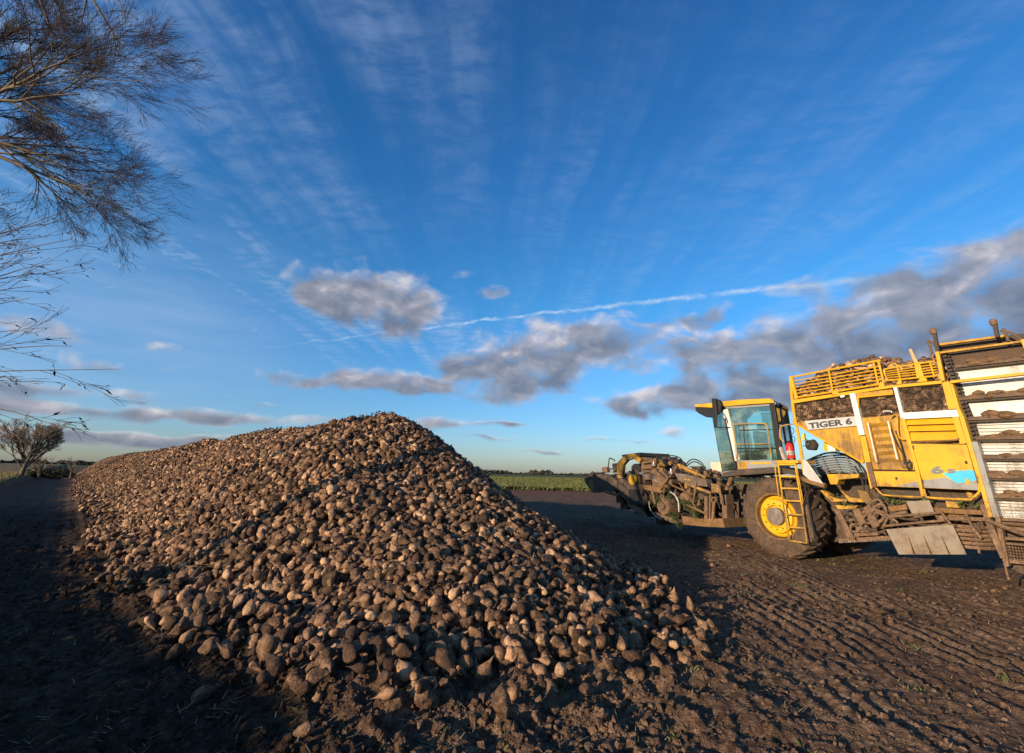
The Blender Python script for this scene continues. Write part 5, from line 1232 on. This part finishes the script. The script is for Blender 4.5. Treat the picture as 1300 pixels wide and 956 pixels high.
# small fittings that break up the panels
for q in [(1158.5, 568), (1170.5, 611)]: P1('hinge', BM, [(q[0]-1.2, q[1]-2.5), (q[0]+1, q[1]-2.5), (q[0]+2, q[1]+2.5), (q[0]-.2, q[1]+2.5)], HB-.05, HB-.02, door)
P1('door_lock', BK, [(1224, 585), (1227.5, 585), (1228.5, 589), (1225, 589)], HB-.04, HB-.02, door)
P1('panel_seam', DM, [(1157.4, 562.4), (1227, 563.7), (1227, 564.5), (1157.4, 563.3)], HB-.03, HB-.02, bev=0)
P1('panel_seam', DM, [(1106, 597), (1166, 597.8), (1166, 598.8), (1106, 598.2)], HB-.03, HB, bev=0)
P1('door_lock', BK, [(1136, 606), (1139, 606), (1139.5, 609), (1136.5, 609)], HB-.04, HB-.02, d2)
for h in [[(1066, 660), (1074, 652), (1084, 656), (1088, 668)], [(1080, 650), (1088, 660), (1098, 672), (1112, 674)], [(1128, 648), (1136, 655), (1150, 659), (1166, 660)], [(1190, 666), (1204, 670), (1214, 666)], [(1090, 676), (1100, 670), (1116, 676), (1124, 672)]]:
    T1('mud_hose', DM, h, .02, .1)
for (x, y) in [(1070, 668), (1094, 672), (1118, 668), (1134, 650), (1076, 655), (1212, 652), (1226, 656), (1240, 670)]:
    c_ = L(x, y, .25); k_ = vr.uniform(.08, .2, 3)
    part('chassis_bracket', [DM, BM, YM][int(vr.integers(0, 3))], lambda m: [m.box(c_, k_), m.box(c_+np.array([k_[0]*.5, 0, k_[2]*.4]), k_*.6)], bev=.01)
for h in [[(846, 612), (850, 626), (846, 640), (836, 650)], [(868, 618), (872, 632), (868, 646)], [(880, 618), (884, 634), (893, 644)], [(800, 600), (812, 604), (822, 600), (832, 604)], [(815, 616), (826, 628), (832, 642), (846, 652)], [(786, 612), (796, 620), (806, 632)], [(888, 604), (896, 612), (908, 628), (914, 646)]]:
    T1('hydraulic_hose', BK, h, .018, float(vr.uniform(-.08, .15)))
for (x, y, mt) in [(830, 590, ST), (836, 594, YM), (822, 602, YM), (852, 600, ST), (876, 624, YM), (858, 626, BM), (888, 640, YM), (808, 626, DM), (820, 632, BM), (848, 650, YM)]:
    c_ = L(x, y, -.02); k_ = vr.uniform(.05, .13, 3)
    part('fitting', mt, lambda m: [m.box(c_, k_), m.lathe([(0, .03), (.12, .03)], c_, 10, 2)], bev=.005)

# more of the pickup's machinery: drums, rams, brackets and rear rows seen between the front arms
part('header_core', DM, clutter(806, 862, 584, 604, 34, .5, 2.4, .12, .38), bev=.01)
part('header_core', DM, clutter(858, 912, 597, 622, 30, .5, 2.2, .12, .34), bev=.01)
part('header_core', DM, clutter(800, 905, 612, 652, 46, .6, 2.4, .15, .42), bev=.01)
for (x, y, r_, b0, mt) in [(858, 590, .10, .1, DM), (850, 588, .07, 0, YM), (838, 585, .07, .1, BM), (826, 606, .09, -.08, DM), (868, 632, .16, .05, BM), (890, 630, .10, .0, DM), (816, 636, .14, -.04, BM)]:
    part('roller', mt, lambda m: m.lathe([(0, r_*.3), (0, r_*.9), (.03, r_), (.35, r_), (.38, r_*.8)], L(x, y, b0), 20), smooth=True)
for h, r_, mt in [([(812, 600), (836, 612)], .03, ST), ([(836, 612), (850, 619)], .05, YM), ([(846, 603), (842, 634)], .035, BM), ([(853, 616), (880, 628)], .03, YM), ([(860, 592), (850, 606)], .03, BM), ([(884, 612), (880, 640)], .03, BM), ([(815, 588), (833, 585)], .03, YM), ([(790, 596), (790, 612)], .03, BM), ([(826, 616), (832, 640)], .04, BM), ([(870, 640), (896, 652)], .035, YM)]:
    part('ram', mt, lambda m: m.tube([(q[0], q[1]) for q in h], r_, 10, b=-.03), smooth=True)
for h in [[(826, 590), (822, 580), (830, 576), (838, 584)], [(848, 590), (852, 582), (858, 583), (860, 592)], [(862, 600), (872, 596), (884, 600), (892, 610)], [(776, 606), (784, 602), (792, 606), (798, 616)], [(834, 598), (844, 606), (848, 618), (842, 628)], [(818, 622), (812, 634), (818, 646)], [(856, 640), (866, 650), (880, 654)]]:
    T1('hydraulic_hose', BK, h, .015, float(vr.uniform(-.12, .1)))
